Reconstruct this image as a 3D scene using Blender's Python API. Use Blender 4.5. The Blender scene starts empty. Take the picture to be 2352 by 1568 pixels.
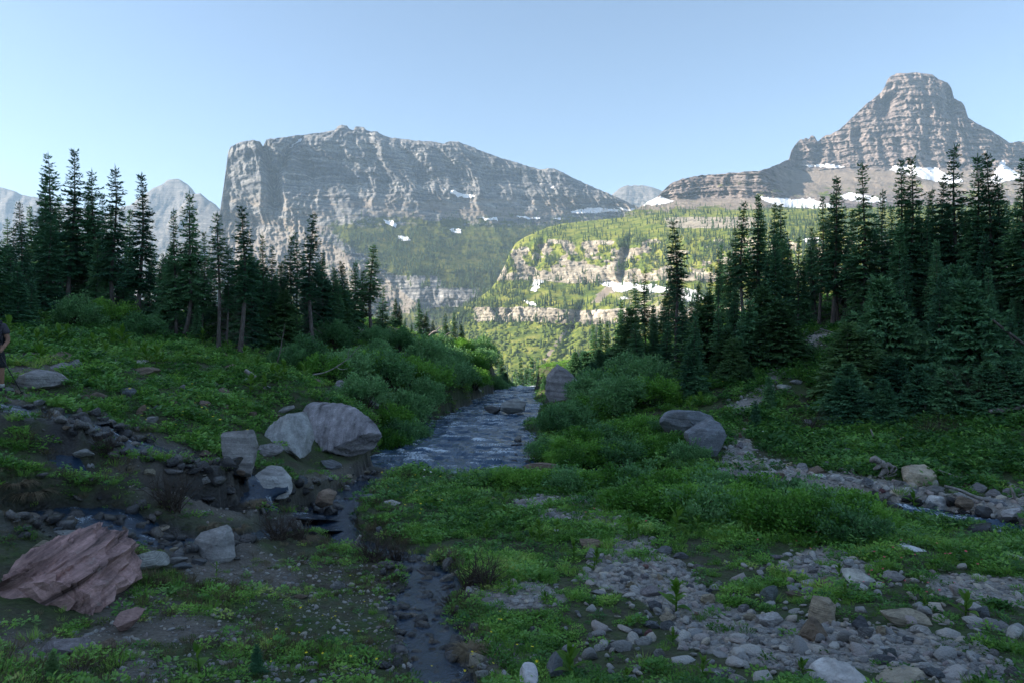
import bpy, bmesh, math, random
import numpy as np
from mathutils import Vector, Matrix

# ------------------------------------------------------------------ camera, sky, sun, exposure
SC = bpy.context.scene
COL = SC.collection
CAMZ = 3.6
FPX = 1568.0            # focal length in units of a 2352 px wide picture (24 mm lens)
CU, CV = 1176.0, 784.0

cam = bpy.data.cameras.new("camera"); cam.lens = 24.0; cam.sensor_width = 36.0
cam.clip_start = 0.1; cam.clip_end = 30000.0
camo = bpy.data.objects.new("camera", cam); COL.objects.link(camo)
camo.location = (0, 0, CAMZ); camo.rotation_euler = (math.radians(90), 0, 0)
SC.camera = camo

SUN_AZ = math.radians(-93.0)     # bearing of the sun from +Y towards +X: left, a little behind
SUN_EL = math.radians(25.0)
W = bpy.data.worlds.new("World"); SC.world = W; W.use_nodes = True
wn = W.node_tree
sky = wn.nodes.new("ShaderNodeTexSky"); sky.sky_type = 'NISHITA'; sky.sun_disc = False
sky.sun_elevation = SUN_EL; sky.sun_rotation = SUN_AZ
sky.altitude = 2000; sky.air_density = 1.2; sky.dust_density = 3.0; sky.ozone_density = 1.1
wn.nodes["Background"].inputs[1].default_value = 0.059
wn.links.new(sky.outputs[0], wn.nodes["Background"].inputs[0])

sd = bpy.data.lights.new("sun", 'SUN'); sd.energy = 4.0; sd.angle = math.radians(0.5); sd.color = (1.0, 0.90, 0.76)
so = bpy.data.objects.new("sun", sd); COL.objects.link(so)
TOSUN = Vector((math.sin(SUN_AZ)*math.cos(SUN_EL), math.cos(SUN_AZ)*math.cos(SUN_EL), math.sin(SUN_EL)))
so.rotation_euler = TOSUN.to_track_quat('Z', 'Y').to_euler()
so.location = (-40, -20, 60)

SC.view_settings.view_transform = 'Standard'; SC.view_settings.look = 'None'
SC.view_settings.exposure = 1.93; SC.view_settings.gamma = 1.0
SC.cycles.use_denoising = True
SC.cycles.max_bounces = 6; SC.cycles.diffuse_bounces = 3; SC.cycles.glossy_bounces = 2
SC.cycles.transmission_bounces = 3; SC.cycles.transparent_max_bounces = 6; SC.cycles.volume_bounces = 1
SC.cycles.caustics_reflective = False; SC.cycles.caustics_refractive = False
SC.cycles.sample_clamp_indirect = 4.0

# ------------------------------------------------------------------ numeric helpers
rng = np.random.default_rng(7)
random.seed(7)
_TAB = np.random.default_rng(11).random((8, 256, 256))

def vn(x, y, k=0):
    x = np.asarray(x, float); y = np.asarray(y, float)
    xi = np.floor(x); yi = np.floor(y); fx = x-xi; fy = y-yi
    xi = xi.astype(np.int64) & 255; yi = yi.astype(np.int64) & 255
    x1 = (xi+1) & 255; y1 = (yi+1) & 255
    fx = fx*fx*fx*(fx*(fx*6-15)+10); fy = fy*fy*fy*(fy*(fy*6-15)+10)
    t = _TAB[k % 8]
    return (t[xi, yi]*(1-fx)+t[x1, yi]*fx)*(1-fy)+(t[xi, y1]*(1-fx)+t[x1, y1]*fx)*fy

def fbm(x, y, o=4, k=0):
    s = 0.0; a = 0.5; n = 0.0
    for i in range(o):
        s = s+a*vn(x*(2**i)+17.3*i, y*(2**i)+9.1*i, k+i); n += a; a *= 0.5
    return s/n

def rid(x, y, o=3, k=0):
    s = 0.0; a = 0.5; n = 0.0
    for i in range(o):
        s = s+a*(1-np.abs(2*vn(x*(2**i)+5.7*i, y*(2**i)+3.3*i, k+i)-1)); n += a; a *= 0.5
    return s/n

def sstep(a, b, x):
    t = np.clip((x-a)/(b-a), 0, 1); return t*t*(3-2*t)

def P(u, v, d):          # a viewing direction of the photograph taken to a distance gives a place
    return np.array([(u-CU)/FPX*d, d, CAMZ-(v-CV)/FPX*d])

def proj(p):
    p = np.asarray(p); d = np.maximum(p[..., 1], 0.05)
    return CU+p[..., 0]/d*FPX, CV-(p[..., 2]-CAMZ)/d*FPX

def inpoly(u, v, poly):
    u = np.asarray(u); v = np.asarray(v); r = np.zeros(u.shape, bool); n = len(poly)
    for i in range(n):
        x0, y0 = poly[i]; x1, y1 = poly[(i+1) % n]
        c = ((y0 > v) != (y1 > v))
        xx = (x1-x0)*(v-y0)/((y1-y0) if y1 != y0 else 1e-9)+x0
        r ^= c & (u < xx)
    return r

# ------------------------------------------------------------------ mesh helpers
def mesh(name, V, F, mat=None, smooth=False):
    V = np.asarray(V, np.float32).reshape(-1, 3)
    me = bpy.data.meshes.new(name)
    if isinstance(F, np.ndarray):
        n, k = F.shape
        me.vertices.add(len(V)); me.vertices.foreach_set("co", V.ravel())
        me.loops.add(n*k); me.loops.foreach_set("vertex_index", F.astype(np.int32).ravel())
        me.polygons.add(n); me.polygons.foreach_set("loop_start", np.arange(0, n*k, k, dtype=np.int32))
        me.update(calc_edges=True)
    else:
        me.from_pydata(V.tolist(), [], [list(f) for f in F]); me.update()
    if smooth: me.polygons.foreach_set("use_smooth", np.ones(len(me.polygons), bool))
    if mat: me.materials.append(mat)
    return me

def attr(me, name, vals):
    a = me.attributes.new(name, 'FLOAT', 'POINT'); a.data.foreach_set("value", np.asarray(vals, np.float32).ravel())

def obj(name, me, parent=None, loc=None):
    o = bpy.data.objects.new(name, me); COL.objects.link(o)
    if parent: o.parent = parent
    if loc is not None: o.location = loc
    return o

def tag(o, label=None, cat=None, group=None, kind=None):
    if label: o["label"] = label
    if cat: o["category"] = cat
    if group: o["group"] = group
    if kind: o["kind"] = kind
    return o

def grid_faces(nr, nc):
    i = np.arange(nr*nc).reshape(nr, nc)
    return np.stack([i[:-1, :-1], i[:-1, 1:], i[1:, 1:], i[1:, :-1]], -1).reshape(-1, 4)

class Geo:               # collects verts and faces of mixed pieces for ONE mesh
    def __init__(s): s.v = []; s.f = []; s.n = 0
    def add(s, V, F):
        V = np.asarray(V, float).reshape(-1, 3); F = np.asarray(F)
        s.v.append(V); s.f.extend((F+s.n).tolist()); s.n += len(V)
    def tube(s, pts, rad, k=6, cap=True):
        pts = np.asarray(pts, float); n = len(pts); rad = np.broadcast_to(np.asarray(rad, float), (n,))
        t = np.gradient(pts, axis=0); t /= np.linalg.norm(t, axis=1)[:, None]+1e-9
        ref = np.array([0, 0, 1.0]) if abs(t[:, 2]).mean() < 0.8 else np.array([1.0, 0, 0])
        a = np.cross(t, ref); a /= np.linalg.norm(a, axis=1)[:, None]+1e-9; b = np.cross(t, a)
        th = np.arange(k)/k*2*math.pi
        V = pts[:, None]+rad[:, None, None]*(a[:, None]*np.cos(th)[None, :, None]+b[:, None]*np.sin(th)[None, :, None])
        V = V.reshape(-1, 3); F = []
        for i in range(n-1):
            for j in range(k):
                F.append((i*k+j, i*k+(j+1) % k, (i+1)*k+(j+1) % k, (i+1)*k+j))
        base = s.n; s.v.append(V); s.f.extend([tuple(q+base for q in f) for f in F]); s.n += len(V)
        if cap:
            s.f.append(tuple(base+j for j in range(k))[::-1]); s.f.append(tuple(base+(n-1)*k+j for j in range(k)))
    def mesh(s, name, mat=None, smooth=False):
        return mesh(name, np.concatenate(s.v), s.f, mat, smooth)

# ------------------------------------------------------------------ material helpers
class Mat:
    def __init__(s, name):
        s.m = bpy.data.materials.new(name); s.m.use_nodes = True; s.t = s.m.node_tree
        s.b = s.t.nodes["Principled BSDF"]; s.out = s.t.nodes["Material Output"]
    def n(s, typ, **kw):
        nd = s.t.nodes.new(typ)
        for k, v in kw.items(): setattr(nd, k, v)
        return nd
    def l(s, a, b): s.t.links.new(a, b)
    def pos(s, kind="Object", scale=(1, 1, 1), rot=(0, 0, 0)):
        tc = s.n("ShaderNodeTexCoord"); mp = s.n("ShaderNodeMapping"); mp.inputs["Scale"].default_value = scale
        mp.inputs["Rotation"].default_value = rot
        if kind == "World":
            g = s.n("ShaderNodeNewGeometry"); s.l(g.outputs["Position"], mp.inputs[0])
        else: s.l(tc.outputs[kind], mp.inputs[0])
        return mp.outputs[0]
    def noise(s, co, scale, detail=4, rough=0.55, dist=0.0):
        nd = s.n("ShaderNodeTexNoise"); nd.inputs["Scale"].default_value = scale; nd.inputs["Detail"].default_value = detail
        nd.inputs["Roughness"].default_value = rough; nd.inputs["Distortion"].default_value = dist
        s.l(co, nd.inputs["Vector"]); return nd.outputs["Fac"]
    def ramp(s, fac, stops):
        nd = s.n("ShaderNodeValToRGB"); e = nd.color_ramp.elements
        while len(e) < len(stops): e.new(0.5)
        for i, (p, c) in enumerate(stops):
            e[i].position = p; e[i].color = (*c, 1) if len(c) == 3 else c
        s.l(fac, nd.inputs[0]); return nd.outputs[0]
    def at(s, name, typ='GEOMETRY'):
        nd = s.n("ShaderNodeAttribute"); nd.attribute_name = name; nd.attribute_type = typ; return nd
    def mix(s, fac, a, b, mode='MIX'):
        nd = s.n("ShaderNodeMix"); nd.data_type = 'RGBA'; nd.blend_type = mode
        for v, i in ((fac, 0), (a, 6), (b, 7)):
            if hasattr(v, "is_linked") or hasattr(v, "links"): s.l(v, nd.inputs[i])
            elif i == 0: nd.inputs[0].default_value = v
            else: nd.inputs[i].default_value = (*v, 1) if len(v) == 3 else v
        return nd.outputs[2]
    def math(s, op, a, b=None, clamp=False):
        nd = s.n("ShaderNodeMath"); nd.operation = op; nd.use_clamp = clamp
        for v, i in ((a, 0), (b, 1)):
            if v is None: continue
            if hasattr(v, "links"): s.l(v, nd.inputs[i])
            else: nd.inputs[i].default_value = v
        return nd.outputs[0]
    def bump(s, h, dist, strength=1.0, normal=None):
        nd = s.n("ShaderNodeBump"); nd.inputs["Distance"].default_value = dist; nd.inputs["Strength"].default_value = strength
        s.l(h, nd.inputs["Height"])
        if normal: s.l(normal, nd.inputs["Normal"])
        return nd.outputs[0]
    def fin(s, color=None, rough=0.8, normal=None, spec=0.3):
        if color is not None:
            if hasattr(color, "links"): s.l(color, s.b.inputs["Base Color"])
            else: s.b.inputs["Base Color"].default_value = (*color, 1)
        if hasattr(rough, "links"): s.l(rough, s.b.inputs["Roughness"])
        else: s.b.inputs["Roughness"].default_value = rough
        s.b.inputs["Specular IOR Level"].default_value = spec
        if normal: s.l(normal, s.b.inputs["Normal"])
        return s.m

def instancer(name, pts, rot, sc, idx, protos, tint=None, tilt=None):
    """one object of ground cover or far wood: points that carry small meshes"""
    me = bpy.data.meshes.new(name); pts = np.asarray(pts, np.float32)
    me.vertices.add(len(pts)); me.vertices.foreach_set("co", pts.ravel())
    r3 = np.zeros((len(pts), 3), np.float32); r3[:, 2] = rot
    if tilt is not None: r3[:, :2] = tilt
    a = me.attributes.new("rot", 'FLOAT_VECTOR', 'POINT'); a.data.foreach_set("vector", r3.ravel())
    attr(me, "sc", sc)
    a = me.attributes.new("idx", 'INT', 'POINT'); a.data.foreach_set("value", np.asarray(idx, np.int32))
    if tint is not None: attr(me, "tint", tint)
    o = obj(name, me)
    ng = bpy.data.node_groups.new(name, 'GeometryNodeTree')
    ng.interface.new_socket("Geometry", in_out='INPUT', socket_type='NodeSocketGeometry')
    ng.interface.new_socket("Geometry", in_out='OUTPUT', socket_type='NodeSocketGeometry')
    N = ng.nodes; gi = N.new("NodeGroupInput"); go = N.new("NodeGroupOutput")
    iop = N.new("GeometryNodeInstanceOnPoints"); jn = N.new("GeometryNodeJoinGeometry")
    for p in protos[::-1]:
        oi = N.new("GeometryNodeObjectInfo"); oi.inputs["Object"].default_value = p; oi.inputs["As Instance"].default_value = True
        ng.links.new(oi.outputs["Geometry"], jn.inputs[0])
    def na(nm, dt):
        q = N.new("GeometryNodeInputNamedAttribute"); q.data_type = dt; q.inputs["Name"].default_value = nm; return q.outputs["Attribute"]
    ng.links.new(gi.outputs[0], iop.inputs["Points"]); ng.links.new(jn.outputs[0], iop.inputs["Instance"])
    iop.inputs["Pick Instance"].default_value = True
    ng.links.new(na("idx", 'INT'), iop.inputs["Instance Index"])
    e2r = N.new("FunctionNodeEulerToRotation"); ng.links.new(na("rot", 'FLOAT_VECTOR'), e2r.inputs[0])
    ng.links.new(e2r.outputs[0], iop.inputs["Rotation"]); ng.links.new(na("sc", 'FLOAT'), iop.inputs["Scale"])
    ng.links.new(iop.outputs[0], go.inputs[0])
    m = o.modifiers.new("scatter", 'NODES'); m.node_group = ng
    return o

def proto(name, me):     # a mesh carrier that is not linked to the scene, only instanced
    return bpy.data.objects.new(name, me)
SHADE_Y0 = 51.0          # where the ridge's shadow ends on the stream's axis
HAZE = 0.80e-4
# ------------------------------------------------------------------ materials of the mountains
def mountain_mat(name, rock1, rock2, rock3, strata=0.05, tilt=0.0, bumpd=6.0, gk=1.0):
    m = Mat(name)
    w = m.pos("World", (0.0025, 0.0025, strata), (tilt, 0, 0))
    band = m.noise(w, 1.0, 5, 0.65, 0.4)
    w2 = m.pos("World", (1, 1, 1))
    blot = m.noise(w2, 0.012, 5, 0.6)
    fine = m.noise(w2, 0.09, 5, 0.7)
    c = m.ramp(band, [(0.30, rock1), (0.46, rock2), (0.54, rock3), (0.68, rock1)])
    c = m.mix(0.45, c, m.ramp(blot, [(0.3, rock1), (0.5, rock2), (0.72, rock3)]))
    c = m.mix(0.55, c, m.ramp(fine, [(0.25, (0.25,)*3), (0.5, (0.5,)*3), (0.75, (0.8,)*3)]), 'OVERLAY')
    ws = m.pos("World", (0.07, 0.07, 0.010)); strk = m.noise(ws, 1.0, 5, 0.7, 0.6)
    c = m.mix(0.7, c, m.ramp(strk, [(0.30, (0.14,)*3), (0.5, (0.5,)*3), (0.70, (0.82,)*3)]), 'OVERLAY')
    wb_ = m.pos("World", (0.012, 0.012, 0.16)); bed = m.noise(wb_, 1.0, 3, 0.7, 0.2)
    c = m.mix(0.6, c, m.ramp(bed, [(0.34, (0.18,)*3), (0.5, (0.5,)*3), (0.66, (0.8,)*3)]), 'OVERLAY')
    grit = m.noise(w2, 0.30, 4, 0.8)
    c = m.mix(0.6, c, m.ramp(grit, [(0.3, (0.18,)*3), (0.5, (0.5,)*3), (0.7, (0.82,)*3)]), 'OVERLAY')
    scree = m.at("scree").outputs["Fac"]
    c = m.mix(scree, c, m.ramp(blot, [(0.3, (0.20, 0.165, 0.135)), (0.7, (0.30, 0.25, 0.20))]))
    g1 = m.noise(w2, 0.03, 5, 0.65)
    green = m.ramp(g1, [(0.28, tuple(gk*q for q in (0.034, 0.058, 0.016))), (0.44, tuple(gk*q for q in (0.085, 0.118, 0.022))), (0.56, tuple(gk*q for q in (0.168, 0.182, 0.036))), (0.75, tuple(gk*q for q in (0.24, 0.225, 0.075)))])
    vg = m.at("veg").outputs["Fac"]
    edge = m.noise(w2, 0.05, 5, 0.75)
    f = m.math('ADD', vg, m.math('MULTIPLY', m.math('SUBTRACT', edge, 0.5), 1.1))
    f = m.ramp(f, [(0.42, (0, 0, 0)), (0.56, (1, 1, 1))])
    c = m.mix(f, c, green)
    hh = m.math('ADD', m.noise(w2, 0.16, 6, 0.75), m.math('MULTIPLY', band, 0.8))
    return m.fin(c, 0.95, m.bump(hh, bumpd, 0.8), 0.1)

M_MAIN = mountain_mat("rock_grey_beds", (0.036, 0.044, 0.058), (0.095, 0.10, 0.112), (0.31, 0.30, 0.285), gk=0.55)
M_PEAK = mountain_mat("rock_purple_beds", (0.105, 0.086, 0.086), (0.165, 0.138, 0.132), (0.26, 0.22, 0.20), 0.035)
M_BENCH = mountain_mat("rock_pale_cliff", (0.19, 0.165, 0.13), (0.285, 0.25, 0.20), (0.38, 0.34, 0.28), 0.06, 0, 4.0, 1.2)
M_FAR = mountain_mat("rock_far", (0.10, 0.095, 0.09), (0.15, 0.14, 0.135), (0.22, 0.205, 0.19), 0.03)
ms = Mat("old_snow"); wS = ms.pos("World")
M_SNOW = ms.fin(ms.ramp(ms.noise(wS, 0.08, 4), [(0.3, (0.70, 0.71, 0.74)), (0.7, (0.86, 0.86, 0.87))]), 0.7, ms.bump(ms.noise(wS, 0.2, 4), 0.8, 0.5), 0.2)

MTN = {}
def mountain(name, u0, u1, du, ridge, base_v, nrows, depth_fn, veg_fn, scree_fn, mat, rough_v=2.0, back=(80, 200, 420, 700), keep=None):
    """a mountain side: ridge line, then slopes that step down towards the valley, and a back slope that closes it"""
    us = np.arange(u0, u1+du*0.5, du)
    rx = [p[0] for p in ridge]; ry = [p[1] for p in ridge]
    vr = np.interp(us, rx, ry)
    vr = vr+(fbm(us/9.0, us*0+3, 3, 2)-0.5)*2*rough_v
    bv = np.interp(us, [p[0] for p in base_v], [p[1] for p in base_v]) if not np.isscalar(base_v) else us*0+base_v
    t = np.linspace(0, 1, nrows)[:, None]
    U = np.broadcast_to(us, (nrows, len(us))).copy(); Vv = vr+(np.maximum(bv, vr+8)-vr)*t
    D = depth_fn(U, Vv, vr[None, :])
    X = (U-CU)/FPX*D; Z = CAMZ-(Vv-CV)/FPX*D
    veg = np.clip(veg_fn(U, Vv), 0, 1); scr = np.clip(scree_fn(U, Vv), 0, 1)
    rows = [np.stack([X, D, Z], -1)]
    A = [veg]; S = [scr]
    top = rows[0][0]
    bk = []
    for i, b in enumerate(back):
        q = top.copy(); k = (top[:, 1]+b)/top[:, 1]
        q[:, 0] *= k; q[:, 1] *= k; q[:, 2] = top[:, 2]-b*(0.25+0.75*b/back[-1])*0.9+(fbm(us/20, us*0+i, 2)-.5)*20
        q[:, 2] = np.maximum(q[:, 2], -78)
        bk.append(q)
    Vt = np.concatenate([np.stack(bk[::-1]), rows[0]], 0)
    veg = np.concatenate([np.zeros((len(back), len(us))), veg]); scr = np.concatenate([np.zeros((len(back), len(us))), scr])
    F = grid_faces(Vt.shape[0], Vt.shape[1])[:, ::-1]
    me = mesh(name, Vt, F, mat, True); attr(me, "veg", veg); attr(me, "scree", scr)
    o = obj(name, me); tag(o, kind="structure")
    MTN[name] = dict(U=U, V=Vv, P=rows[0], veg=A[0], o=o, us=us)
    return o

def gully(U, V, pts, w, depth):
    v = np.array([p[1] for p in pts]); u = np.array([p[0] for p in pts])
    uc = np.interp(V, v, u); f = sstep(v[0]-8, v[0]+8, V)*(1-sstep(v[-1]-10, v[-1]+25, V))
    return depth*f*np.exp(-((U-uc)/w)**2)

def relief(U, V, D, ucoef, amp, wl, seed, steep, strata_h=26.0, strata_a=6.0):
    """ribs and gullies that run down the slope, finer flutes, and ledges along the bedding"""
    X = (U-CU)/FPX*D; Z = -(V-CV)/FPX*D
    wx = X+ucoef*Z+40*(fbm(X/160, Z/160, 2, seed+3)-0.5)
    w2 = 0.22*wl*(fbm(wx/(wl*0.5), Z/(wl*0.6), 3, seed+5)-0.5)*2
    r = rid((wx+w2)/wl, Z/(wl*3.0), 4, seed)
    r2 = rid((wx+w2)/(wl*0.30)+7, Z/(wl*0.8), 4, seed+1)
    r3 = rid((wx+0.5*w2)/(wl*0.11)+3, Z/(wl*0.28), 3, seed+6)
    f3 = fbm(wx/(wl*0.07), Z/(wl*0.06), 4, seed+2)
    m = 0.45+1.1*fbm(X/(wl*1.6), Z/(wl*1.2), 3, seed+7)      # where it is broken up and where it is smooth
    zz = Z/strata_h+2.0*(fbm(X/300, Z/300, 2, seed+4)-0.5)+0.35*(fbm(X/25, Z/25, 2, seed+1)-0.5)
    st = (zz-np.floor(zz)); z2 = zz*2.7; led = (st-0.5)+0.6*(z2-np.floor(z2)-0.5)
    return m*(-amp*(r-0.55)*1.9-amp*0.42*(r2-0.5)*2*(0.3+0.7*steep)-amp*0.26*(r3-0.5)*2*steep-amp*0.24*(f3-0.5)*2)+strata_a*led*steep

# --- the long massif: cliffed nose towards the sun, face raked by the light
RIDGE_MAIN = [(455,640),(470,610),(484,575),(497,520),(506,478),(512,440),(519,388),(524,350),(530,338),(545,329),(580,322),(598,326),(604,337),(612,321),(650,316),(690,311),(740,304),(768,300),(776,290),(786,287),(797,289),(803,297),(812,299),(816,291),(836,292),(843,301),(866,303),(880,310),(900,317),(960,324),(1000,326),(1020,330),(1034,325),(1052,326),(1072,333),(1100,345),(1150,363),(1200,378),(1240,389),(1272,387),(1300,401),(1350,425),(1400,446),(1440,465),(1470,478),(1520,495),(1600,520)]
def d_main(U, V, vr):
    uc = np.interp(V, [290, 340, 420, 480, 560, 620, 700, 820], [590, 590, 600, 640, 760, 862, 960, 1080])
    uc = uc+18*(fbm(U*0+3.1, V/40, 3, 1)-0.5)
    Dc = np.interp(V, [290, 330, 430, 520, 560, 620, 640, 700, 720, 760, 860], [2560, 2470, 2390, 2300, 2190, 2010, 1985, 1900, 1870, 1700, 1450])
    kL = np.interp(V, [300, 500, 650], [0.95, 0.95, 0.80]); kR = np.interp(V, [300, 450, 600, 720], [0.30, 0.24, 0.42, 0.30])
    D = Dc+(kL*np.maximum(uc-U, 0)+kR*np.maximum(U-uc, 0))*Dc/FPX
    # upper wall of the right half: cliff then apron
    wall = np.interp(U, [640, 760, 900, 1100, 1300, 1450], [500, 420, 432, 440, 458, 474])
    D = D+np.where(U > uc, 120*sstep(-60, 120, V-wall)*-1+60, 0)*sstep(0, 120, U-uc)
    dv = V-vr                                          # rounding of the crest
    D = D+45*np.exp(-dv/12.0)*sstep(530, 700, U)+12*np.exp(-dv/5.0)
    D = D+gully(U, V, [(603, 326), (618, 380), (640, 480)], 13, 120)
    D = D+gully(U, V, [(700, 308), (660, 350), (632, 410), (628, 470)], 10, 90)
    for g in [((760, 330), (800, 400), (830, 470)), ((700, 370), (742, 420), (770, 500)), ((840, 330), (880, 400), (900, 440)), ((930, 345), (965, 400), (975, 450)), ((1010, 345), (1050, 410), (1060, 460)), ((1095, 360), (1120, 410), (1130, 460)), ((1180, 390), (1205, 440), (1210, 470))]:
        D = D+gully(U, V, g, 17, 26)
    steep = np.clip(1-sstep(0, 60, V-wall)*sstep(0, 80, U-uc)*0.75, 0.2, 1)
    low = sstep(660, 680, V)*(1-sstep(705, 722, V))*sstep(900, 960, U)
    D = D+relief(U, V, D, 0.35, 52, 160, 1, np.maximum(steep, low), 26.0, 4.5)*(0.4+0.6*np.maximum(steep, low))
    return D
def veg_main(U, V):
    uc = np.interp(V, [480, 560, 620, 700, 820], [660, 770, 872, 960, 1040])
    r = sstep(-10, 60, U-uc)*sstep(470, 560, V+0.10*(U-1000)*0)
    a = 0.95*r+0.25*sstep(395, 470, V)*sstep(720, 860, U)*(fbm(U/40, V/12, 3, 5) > 0.48)
    cl = sstep(655, 668, V)*(1-sstep(700, 712, V))*(1-sstep(1085, 1120, U))*sstep(800, 860, U)
    cl2 = sstep(625, 640, V)*(1-sstep(690, 700, V))*(1-sstep(1000, 1030, U))*sstep(760, 800, U)*(fbm(U/14, V/40, 3, 2) > 0.42)
    a = a*(1-cl)*(1-cl2)
    a = a+sstep(640, 700, V)*(1-sstep(700, 780, U))*0.8+0.28*sstep(520, 600, V)*(U < uc)*(fbm(U/20, V/14, 3, 1) > 0.55)
    return a+0.35*sstep(705, 720, V)
def scr_main(U, V):
    uc = np.interp(V, [480, 560, 620, 700], [640, 760, 862, 960])
    return 0.55*sstep(500, 560, V)*(U < uc)+0.6*sstep(440, 470, V)*(1-sstep(520, 560, V))*(fbm(U/50, V/10, 3, 4) > 0.5)
mountain("mountain", 452, 1600, 2.0, RIDGE_MAIN, 850, 300, d_main, veg_main, scr_main, M_MAIN, 1.6)
MAIN = MTN.pop("mountain")

# --- the pyramid peak with its long shoulder
RIDGE_PEAK = [(1440,490),(1475,474),(1490,462),(1512,452),(1530,432),(1545,420),(1570,410),(1610,403),(1700,396),(1740,393),(1765,388),(1790,376),(1803,370),(1812,366),(1818,345),(1830,330),(1838,321),(1846,322),(1850,316),(1858,319),(1864,311),(1871,312),(1878,326),(1886,318),(1896,312),(1910,308),(1930,296),(1950,277),(1980,248),(2004,228),(2024,212),(2032,200),(2038,184),(2046,175),(2056,171),(2070,168),(2100,167),(2132,169),(2143,172),(2156,183),(2176,191),(2186,204),(2191,226),(2208,234),(2216,246),(2224,270),(2244,284),(2270,296),(2300,316),(2318,328),(2352,325),(2380,322),(2420,335),(2500,318),(2600,350),(2700,390)]
def d_peak(U, V, vr):
    D = np.interp(V, [160, 235, 262, 300, 345, 385, 400, 440, 490, 540], [2560, 2500, 2450, 2400, 2330, 2270, 2180, 2000, 1800, 1650])
    D = D+np.abs(U-2105)/FPX*D*np.interp(V, [170, 260, 400], [0.30, 0.42, 0.30])*(V < 420)
    sh = 1-sstep(1740, 1840, U)                        # shoulder wall in front
    Ds = np.interp(V, [385, 400, 455, 470, 500], [1990, 1960, 1890, 1800, 1690])+(1760-U)/FPX*1900*0.35
    D = D*(1-sh)+Ds*sh
    dv = V-vr
    D = D+10*np.exp(-dv/5.0)
    D = D+gully(U, V, [(2040, 220), (2030, 262)], 16, 60)+gully(U, V, [(2178, 205), (2182, 262)], 14, 70)
    for g in [((1880, 330), (1876, 385)), ((1925, 320), (1932, 385)), ((1965, 300), (1985, 385)), ((2010, 300), (2045, 390)), ((2060, 320), (2085, 400)), ((2120, 320), (2150, 410)), ((2180, 300), (2210, 400)), ((2225, 300), (2255, 390)), ((2290, 330), (2270, 400))]:
        D = D+gully(U, V, g, 12, 22)
    steep = np.clip(1-0.8*sstep(388, 402, V)*sstep(1760, 1840, U)-0.8*sstep(450, 462, V)*(1-sstep(1760, 1840, U)), 0.15, 1)
    Xp = (U-CU)/FPX*D; tw = (1-sstep(255, 275, V))*sstep(170, 182, V)
    D = D-tw*16*(rid(Xp/42+0.4*fbm(Xp/60, V/20, 2, 1), V/90, 3, 2)-0.5)*2
    return D+relief(U, V, D, -0.22, 40, 120, 3, steep, 30.0, 13.0)*(0.35+0.65*steep)
def veg_peak(U, V):
    return 0.40*sstep(395, 430, V)*(fbm(U/30, V/9, 3, 6) > 0.50)*(fbm(U/80, V/30, 2, 2))*1.7+0.5*sstep(468, 485, V)
def scr_peak(U, V):
    return 0.75*sstep(384, 398, V)*sstep(1760, 1830, U)*(1-sstep(430, 470, V))+0.7*sstep(452, 466, V)*(1-sstep(1800, 1900, U))
mountain("mountain", 1436, 2700, 2.4, RIDGE_PEAK, 560, 190, d_peak, veg_peak, scr_peak, M_PEAK, 1.8)
PEAK = MTN.pop("mountain")

# --- the wooded bench with two cliff bands, turned to the sun
RIDGE_BENCH = [(900,850),(940,822),(985,782),(1030,742),(1052,712),(1075,698),(1100,684),(1128,664),(1146,636),(1160,608),(1172,580),(1184,560),(1205,545),(1235,531),(1262,522),(1300,513),(1400,503),(1500,494),(1600,486),(1700,483),(1800,481),(1950,478),(2150,474),(2400,470),(2600,480)]
def d_bench(U, V, vr):
    off = 14*(fbm(U/90, U*0+1, 3, 3)-0.5)
    V2 = V+off
    D = np.interp(V2, [470, 530, 545, 640, 652, 690, 704, 742, 752, 800, 900], [1750, 1400, 1330, 1205, 1190, 1090, 1070, 1035, 1020, 900, 690])
    D = D+np.clip((1600-U)/FPX, -0.25, 0.45)*D*0.85
    D = D+gully(U, V, [(1448, 540), (1432, 600), (1428, 640)], 9, 40)+gully(U, V, [(1340, 690), (1310, 760), (1290, 840)], 12, 30)+gully(U, V, [(1250, 540), (1225, 640)], 8, 25)
    dv = V-vr
    D = D+60*np.exp(-dv/8.0)*sstep(1180, 1300, U)+30*np.exp(-dv/5.0)
    c1 = sstep(545, 560, V2)*(1-sstep(640, 654, V2)); c2 = sstep(702, 710, V2)*(1-sstep(738, 746, V2))*sstep(1070, 1110, U)
    steep = np.clip(0.12+c1+c2, 0, 1)
    return D+relief(U, V, D, 0.25, 21, 70, 5, steep, 16.0, 3.0)*(0.45+0.55*steep)
def veg_bench(U, V):
    V2 = V+14*(fbm(U/90, U*0+1, 3, 3)-0.5)
    c1 = sstep(540, 556, V2)*(1-sstep(640, 652, V2)); c2 = sstep(702, 709, V2)*(1-sstep(736, 744, V2))*sstep(1070, 1110, U)
    g = fbm((U-(V-560)*0.5)/26, (V+(U*0.12))/16, 5, 7)
    up = np.clip(1.15*sstep(0.40, 0.60, g+0.14*sstep(1350, 1560, U)-0.05), 0, 1)*(1-sstep(605, 640, V2)*0.75)
    a = 0.9*(1-c1)*(1-c2)+c1*up*0.95+c2*0.3*(g > 0.55)
    b = sstep(492, 505, V)*(1-sstep(520, 530, V))*sstep(1500, 1560, U)*(1-sstep(1720, 1760, U))     # pale outcrop on the plateau
    return a*(1-0.85*b)
def scr_bench(U, V):
    fan = np.exp(-((U-(1400-(V-660)*0.9))/16)**2)*sstep(640, 655, V)*(1-sstep(690, 705, V))
    fan = np.maximum(fan, np.exp(-((U-(1300-(V-760)*0.75))/7)**2)*sstep(745, 760, V)*(1-sstep(835, 850, V)))
    return fan
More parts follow.
